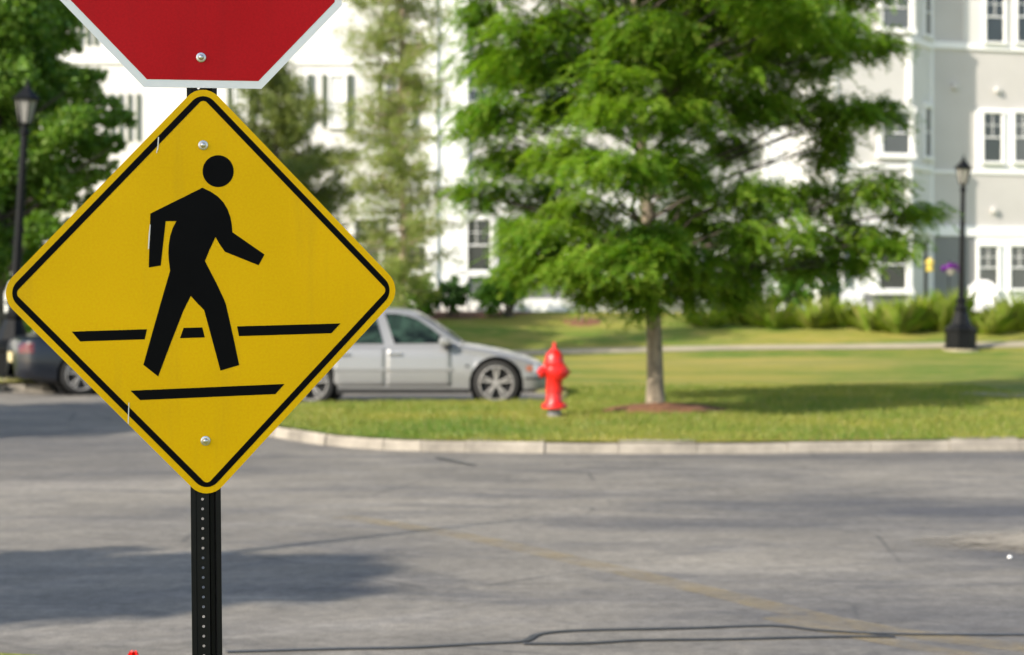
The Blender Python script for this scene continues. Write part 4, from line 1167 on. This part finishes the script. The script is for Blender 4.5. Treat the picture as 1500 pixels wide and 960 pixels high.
# solid mass behind and roof
back = MB(); pts = [(-24, 45.5), (-2.4, 46.3), (-2.1, 46.95), (Ml.x, Ml.y + .35), (Bl.x + .2, Bl.y + .5), (Fl.x + .2, Fl.y + .45), (Fr.x - .2, Fr.y + .4), (S.x - .3, S.y + .4), (S.x + d20.x * 16, S.y + d20.y * 16 + .4), (S.x + d20.x * 16 - 4, 66), (-24, 60)]
back.prism([(x, y - 46) for x, y in pts], .6, 12.9); back.build('core', M['sidlight'], bld)
rf = MB(); rp = [(-24.5, 44.6), (-1.6, 45.4), (-1.5, 46.0), (Ml.x, Ml.y - .6), (Bl.x - .4, Bl.y - .6), (Fl.x - .3, Fl.y - .6), (Fr.x + .3, Fr.y - .6), (S.x + .6, S.y - .5), (S.x + d20.x * 16.4, S.y + d20.y * 16.4 - .6), (S.x + 11, 67), (-24.5, 61)]
rf.prism([(x, y - 46) for x, y in rp], 13.0, 13.25); rfo = rf.build('roof', M['roof'], bld)

def band(w, py0, py1, mat=M['white'], pa=None, pb=None, o=.05, name='trim', ref=None):
    u0 = 0 if pa is None else w.hit(pa, HY)[0]; u1 = w.L if pb is None else w.hit(pb, HY)[0]
    px = ref or 750; z1 = w.hit(px, py0)[1]; z0 = w.hit(px, py1)[1]; return w.slab(u0, u1, z0, z1, o, mat, name, .06)
# right wing
r_ = 1395
band(RW, 345, 462, M['sidgrey'], 1366, 1429, .02, 'lower_siding', r_)
band(RW, 331, 346, ref=r_, o=.07, pb=1600)
band(RW, 347, 470, pa=1429, pb=1600, ref=r_, o=.035, name='window_panel')
band(RW, 250, 254, ref=r_, o=.04, pb=1600)
band(RW, 62, 72, ref=r_, o=.06, pb=1600)
band(RW, -30, 61, pa=1410, pb=1600, ref=r_, o=.03, name='window_panel', mat=M['sidwhite'])
band(RW, 158, 250, pa=1429, pb=1600, ref=r_, o=.032, name='window_panel')
for (x0, x1) in ((1432, 1460), (1478, 1505), (1523, 1549)):
    RW.window(x0, x1, 361, 424, 'paneblind', .06, (1, 1), off=.038)
for (x0, x1) in ((1438.5, 1466), (1484, 1511), (1560, 1587)):
    RW.window(x0, x1, 166, 238, 'pane' if x0 == 1438.5 else 'paneblind', .06, (1, 1), off=.038)
for (x0, x1) in ((1442, 1469), (1488, 1515), (1560, 1587)):
    RW.window(x0, x1, -12, 63, 'pane', .06, (1, 1), off=.038)
for (px, py) in ((1460, 132), (1455, 308), (1398, 127)):
    u, z = RW.hit(px, py); q = MB(); RW.bx(q, u - .08, u + .08, z - .09, z + .08, 0, .12); q.build('vent_hood', M['sidlight'], bld, bevel=.02)
# bay
for w, pr in ((BS, [(1353.5, 1362)]), ):
    for (x0, x1) in pr:
        w.window(x0, x1, 158, 230, 'pane', .10, (0, 0)); w.window(x0, x1, -15, 52, 'pane', .10, (0, 0))
for (y0, y1) in ((165, 226), (-20, 43)):
    BF.window(1291, 1331, y0, y1, 'paneblind', .14, (1, 0), off=.038)
BF.window(1286, 1326, 352, 424, 'pane', .16, (0, 0), off=.038)
for w in (BF, BS, BL):
    band(w, 242, 248, ref=1340, o=.06); band(w, 55, 64, ref=1340, o=.06); band(w, 326, 342, ref=1340, o=.08)
    w.slab(-.03, .12, .6, 13, .045, M['white'], 'corner_board', .06); w.slab(w.L - .12, w.L + .03, .6, 13, .047, M['white'], 'corner_board', .06)
band(BF, 343, 430, ref=1340, o=.03, name='window_panel'); band(BF, 431, 470, M['sidgrey'], ref=1340, o=.025, name='lower_siding')
band(BL, 343, 430, ref=1200, o=.03, name='window_panel')
BL.window(1205, 1226, 196, 228, 'pane', .12, (1, 0)); BL.window(1203, 1230, 0, 45, 'pane', .12, (1, 0)); BL.window(1203, 1230, 362, 415, 'pane', .12, (1, 0), off=.035)
# middle wing and its right part
for w in (MW, W2):
    band(w, 405, 438, M['sidgrey'], ref=750, o=.02, name='lower_siding'); band(w, 438, 470, ref=750, o=.06, name='base_board'); band(w, 398, 406, ref=750, o=.09)
    band(w, 292, 304, ref=750, o=.06); band(w, 84, 94, ref=750, o=.06)
MW.slab(0, .85, .6, 13, .10, M['white'], 'corner_board', .12)
for (x0, x1, ty) in ((676, 719, 'pane'), (728, 762, 'pane'), (794, 830, 'pane'), (880, 915, 'pane'), (985, 1020, 'pane')):
    MW.window(x0, x1, 322, 397, ty, .13, (1, 1))
for (x0, x1, ty) in ((686, 732, 'pane'), (796, 836, 'pane'), (880, 915, 'pane'), (985, 1020, 'pane')):
    MW.window(x0, x1, 114, 186, ty, .13, (2, 1)); MW.window(x0, x1, -95, -25, ty, .13, (1, 1))
for (x0, x1) in ((1068, 1100), (1130, 1162)):
    W2.window(x0, x1, 345, 400, 'pane', .12, (1, 0)); W2.window(x0, x1, -15, 45, 'pane', .12, (1, 0))
W2.slab(W2.L - .5, W2.L, .6, 13, .07, M['white'], 'corner_board', .1)
# left wing: grey green shutters beside white blinds
band(LW, 400, 408, ref=600, o=.06); band(LW, 300, 311, ref=600, o=.06); band(LW, 85, 95, ref=600, o=.06); band(LW, 438, 470, ref=600, o=.06, name='base_board')
LW.slab(LW.L - .3, LW.L + .03, .6, 13, .05, M['white'], 'corner_board', .08)
for (x0, x1, y0, y1, pn, shu) in ((484, 505, 112, 186, 'panewhite', True), (565, 600, 112, 182, 'paneblind', True), (520, 556, 322, 397, 'paneblind', False), (590, 626, 322, 397, 'paneblind', False), (430, 447, 112, 186, 'panewhite', True),
                                  (484, 505, -100, -30, 'panewhite', True), (565, 600, -100, -30, 'paneblind', True), (345, 362, 112, 186, 'panewhite', True)):
    LW.window(x0, x1, y0, y1, pn, .05 if shu else .13, (1, 1), shu)
def slit(w, px0, px1, py0, py1):
    u0 = w.hit(px0, HY)[0]; u1 = w.hit(px1 + .8, HY)[0]; return w.bx(MB(), u0, u1, w.hit(px0, py1)[1], w.hit(px0, py0)[1], 0, .05).build('shutter', M['shutter'], bld)
for x0 in (162, 174, 187, 200): slit(LW, x0, x0 + 4.5, 138, 206)
for x0 in (104, 115, 127, 138): slit(LW, x0, x0 + 4.5, 14, 66)
for x0 in (20, 34, 48, 62): slit(LW, x0, x0 + 4.5, 138, 206)

# ------------------------------------------------------------------ near verge plants
def tulip(px, py, Y, label):
    q = at(px, py, Y); o = thing('red_flower', label, 'flower', (q.x, Y, .12)); h = q.z - .12
    MB().tube([(0, 0, 0), (.004, 0, h * .5), (0, 0, h - .02)], .003, 5).build('stem', M['leafy'], o)
    b_ = MB()
    for k in range(6):
        a = 2 * math.pi * k / 6; c = Vector((math.cos(a), math.sin(a), 0)); t_ = Vector((-c.y, c.x, 0)); z0 = h - .028
        b_.add([Vector((0, 0, z0)), c * .018 + t_ * .013 + Vector((0, 0, z0 + .012)), c * .012 + Vector((0, 0, h)), c * .018 - t_ * .013 + Vector((0, 0, z0 + .012))], [(0, 1, 2, 3)])
    b_.build('petals', M['petalred'], o)
    for k in range(4):
        a = 1.7 * k; c = Vector((math.cos(a), math.sin(a), 0)); t_ = Vector((-c.y, c.x, 0))
        MB().add([Vector((0, 0, .0)), c * .05 + t_ * .012 + Vector((0, 0, h * .4)), c * .09 + Vector((0, 0, h * .5)), c * .05 - t_ * .012 + Vector((0, 0, h * .4))], [(0, 1, 2, 3)]).build('leaf', M['leafy'], o)
tulip(195, 953, 6.3, 'tiny red flower poking up at the bottom edge left of the sign post')
q = at(268, 954, 6.2); wd = thing('weed', 'small yellow green weed at the left foot of the sign post', 'weed', (q.x, 6.2, .12))
tri_obj('leaf', leaves(np.array([(0, 0, (q.z - .12) * .6)]), np.array([(.035, .03, (q.z - .12) * .38)]), [70], .02, 1.8, .2), 4, M['leafy'], wd)
pb = gnd(1479, 819); pbo = MB(); pbo.lathe([(.006, 0), (.014, .004), (.013, .012), (.007, .018), (.001, .019)], (0, 0, 0), 7)
po = pbo.build('pebble', M['petalwhite'], auto=True); po.location = (pb[0], pb[1], .003); tag(po, 'small white pebble lying on the asphalt near the right edge', 'pebble')

# ------------------------------------------------------------------ trees just left of the frame that shade the post and the road
SUN_B = math.radians(41); SUN_E = math.radians(33)
sun_dir = Vector((-math.cos(SUN_B) * math.cos(SUN_E), -math.sin(SUN_B) * math.cos(SUN_E), math.sin(SUN_E)))
def up_sun(target, L): return Vector(target) + sun_dir * L
# columnar tree: its shadow is the dark tongue on the near road
pd = []
for k in range(9):
    t_ = k / 8; g_ = Vector((-1.02 - 4.9 * t_, 9.40 - 1.1 * t_ * .55, 0)); w_ = [.42, .66, .8, .9, .95, .95, .9, .85, .8][k]
    c = up_sun(g_, 0); h_ = 8.6 - 6.2 * t_; L = h_ / math.sin(SUN_E); c = up_sun(g_, L); pd.append((c, (w_ * .8, w_, w_ * .9)))
bs = pd[-1][0]
leafy_tree('shade_tree', 'tall narrow tree beyond the left edge of the picture, shading the near road', (sum(p[0].x for p in pd) / len(pd), sum(p[0].y for p in pd) / len(pd), .1), pd, .16, M['leafB'], M['barkdark'], .11, 900)
pd = []
for (gx0, gy0, w_, zc) in ((-7.2, 24.0, 1.3, 4.2), (-5.6, 23.4, 1.2, 4.8), (-8.6, 22.6, 1.5, 4.6), (-6.4, 21.6, 1.4, 5.4), (-4.6, 21.9, 1.1, 5.8), (-7.9, 20.6, 1.4, 6.2), (-5.4, 20.6, 1.0, 6.6)):
    pd.append((up_sun((gx0, gy0, 0), zc / math.sin(SUN_E)), (w_ * .8, w_, w_ * .8)))
leafy_tree('shade_tree', 'broad tree beyond the left edge, shading the side road near the navy car', (sum(p[0].x for p in pd) / len(pd) - 1, sum(p[0].y for p in pd) / len(pd), .1), pd, .16, M['leafB'], M['barkdark'], .11, 800)
# unseen tree added to keep the sign in shade, crown shaped for it
pd = []
for (u_, z_) in ((-.8, 1.3), (-.8, 2.1), (-.35, 1.7), (-1.3, 1.7), (-.8, 2.25), (-.45, 2.0), (-1.2, 2.25), (-1.2, 1.1), (-.5, 1.1)):
    c = up_sun((u_, 4.4, z_), 7.2); pd.append((c, (.5, .5, .42)))
leafy_tree('shade_tree', 'bushy unseen tree beyond the left edge, added between the sun and the sign', (sum(p[0].x for p in pd) / len(pd), sum(p[0].y for p in pd) / len(pd), .12), pd, .16, M['leafB'], M['barkdark'], .11, 1000)

# ------------------------------------------------------------------ light, sky, camera
w = bpy.data.worlds.new('World'); SC.world = w; w.use_nodes = True
nt = w.node_tree; bg = nt.nodes['Background']
sky = nt.nodes.new('ShaderNodeTexSky'); sky.sky_type = 'NISHITA'; sky.sun_disc = False
sky.sun_elevation = SUN_E
sky.sun_rotation = math.atan2(sun_dir.x, sun_dir.y)
sky.air_density = 1.0; sky.dust_density = 1.0; sky.ozone_density = 1.0
nt.links.new(sky.outputs[0], bg.inputs[0]); bg.inputs[1].default_value = .15
sl = bpy.data.lights.new('sun', 'SUN'); sl.energy = 4.3; sl.angle = math.radians(.6); sl.color = (1, .94, .84)
so = bpy.data.objects.new('sun', sl); link(so); so.rotation_euler = (-sun_dir).to_track_quat('-Z', 'Y').to_euler()

cd = bpy.data.cameras.new('camera'); cam = bpy.data.objects.new('camera', cd); link(cam)
cam.location = (0, 0, H); cam.rotation_euler = (math.radians(90), 0, 0)
cd.sensor_width = 36; cd.lens = 60; cd.shift_y = -(480 - HY) / 1500; cd.clip_end = 1000; cd.clip_start = .05
cd.dof.use_dof = True; cd.dof.focus_distance = 4.45; cd.dof.aperture_fstop = 3.4; cd.dof.aperture_blades = 9
SC.camera = cam
SC.view_settings.view_transform = 'Standard'; SC.view_settings.look = 'None'; SC.view_settings.gamma = 1; SC.view_settings.exposure = .90
SC.view_settings.use_white_balance = True; SC.view_settings.white_balance_temperature = 6850; SC.view_settings.white_balance_tint = 11
SC.cycles.use_denoising = True
try: SC.cycles.denoiser = 'OPENIMAGEDENOISE'
except Exception: pass
SC.cycles.max_bounces = 8; SC.cycles.transparent_max_bounces = 12
SC.cycles.sample_clamp_indirect = 6
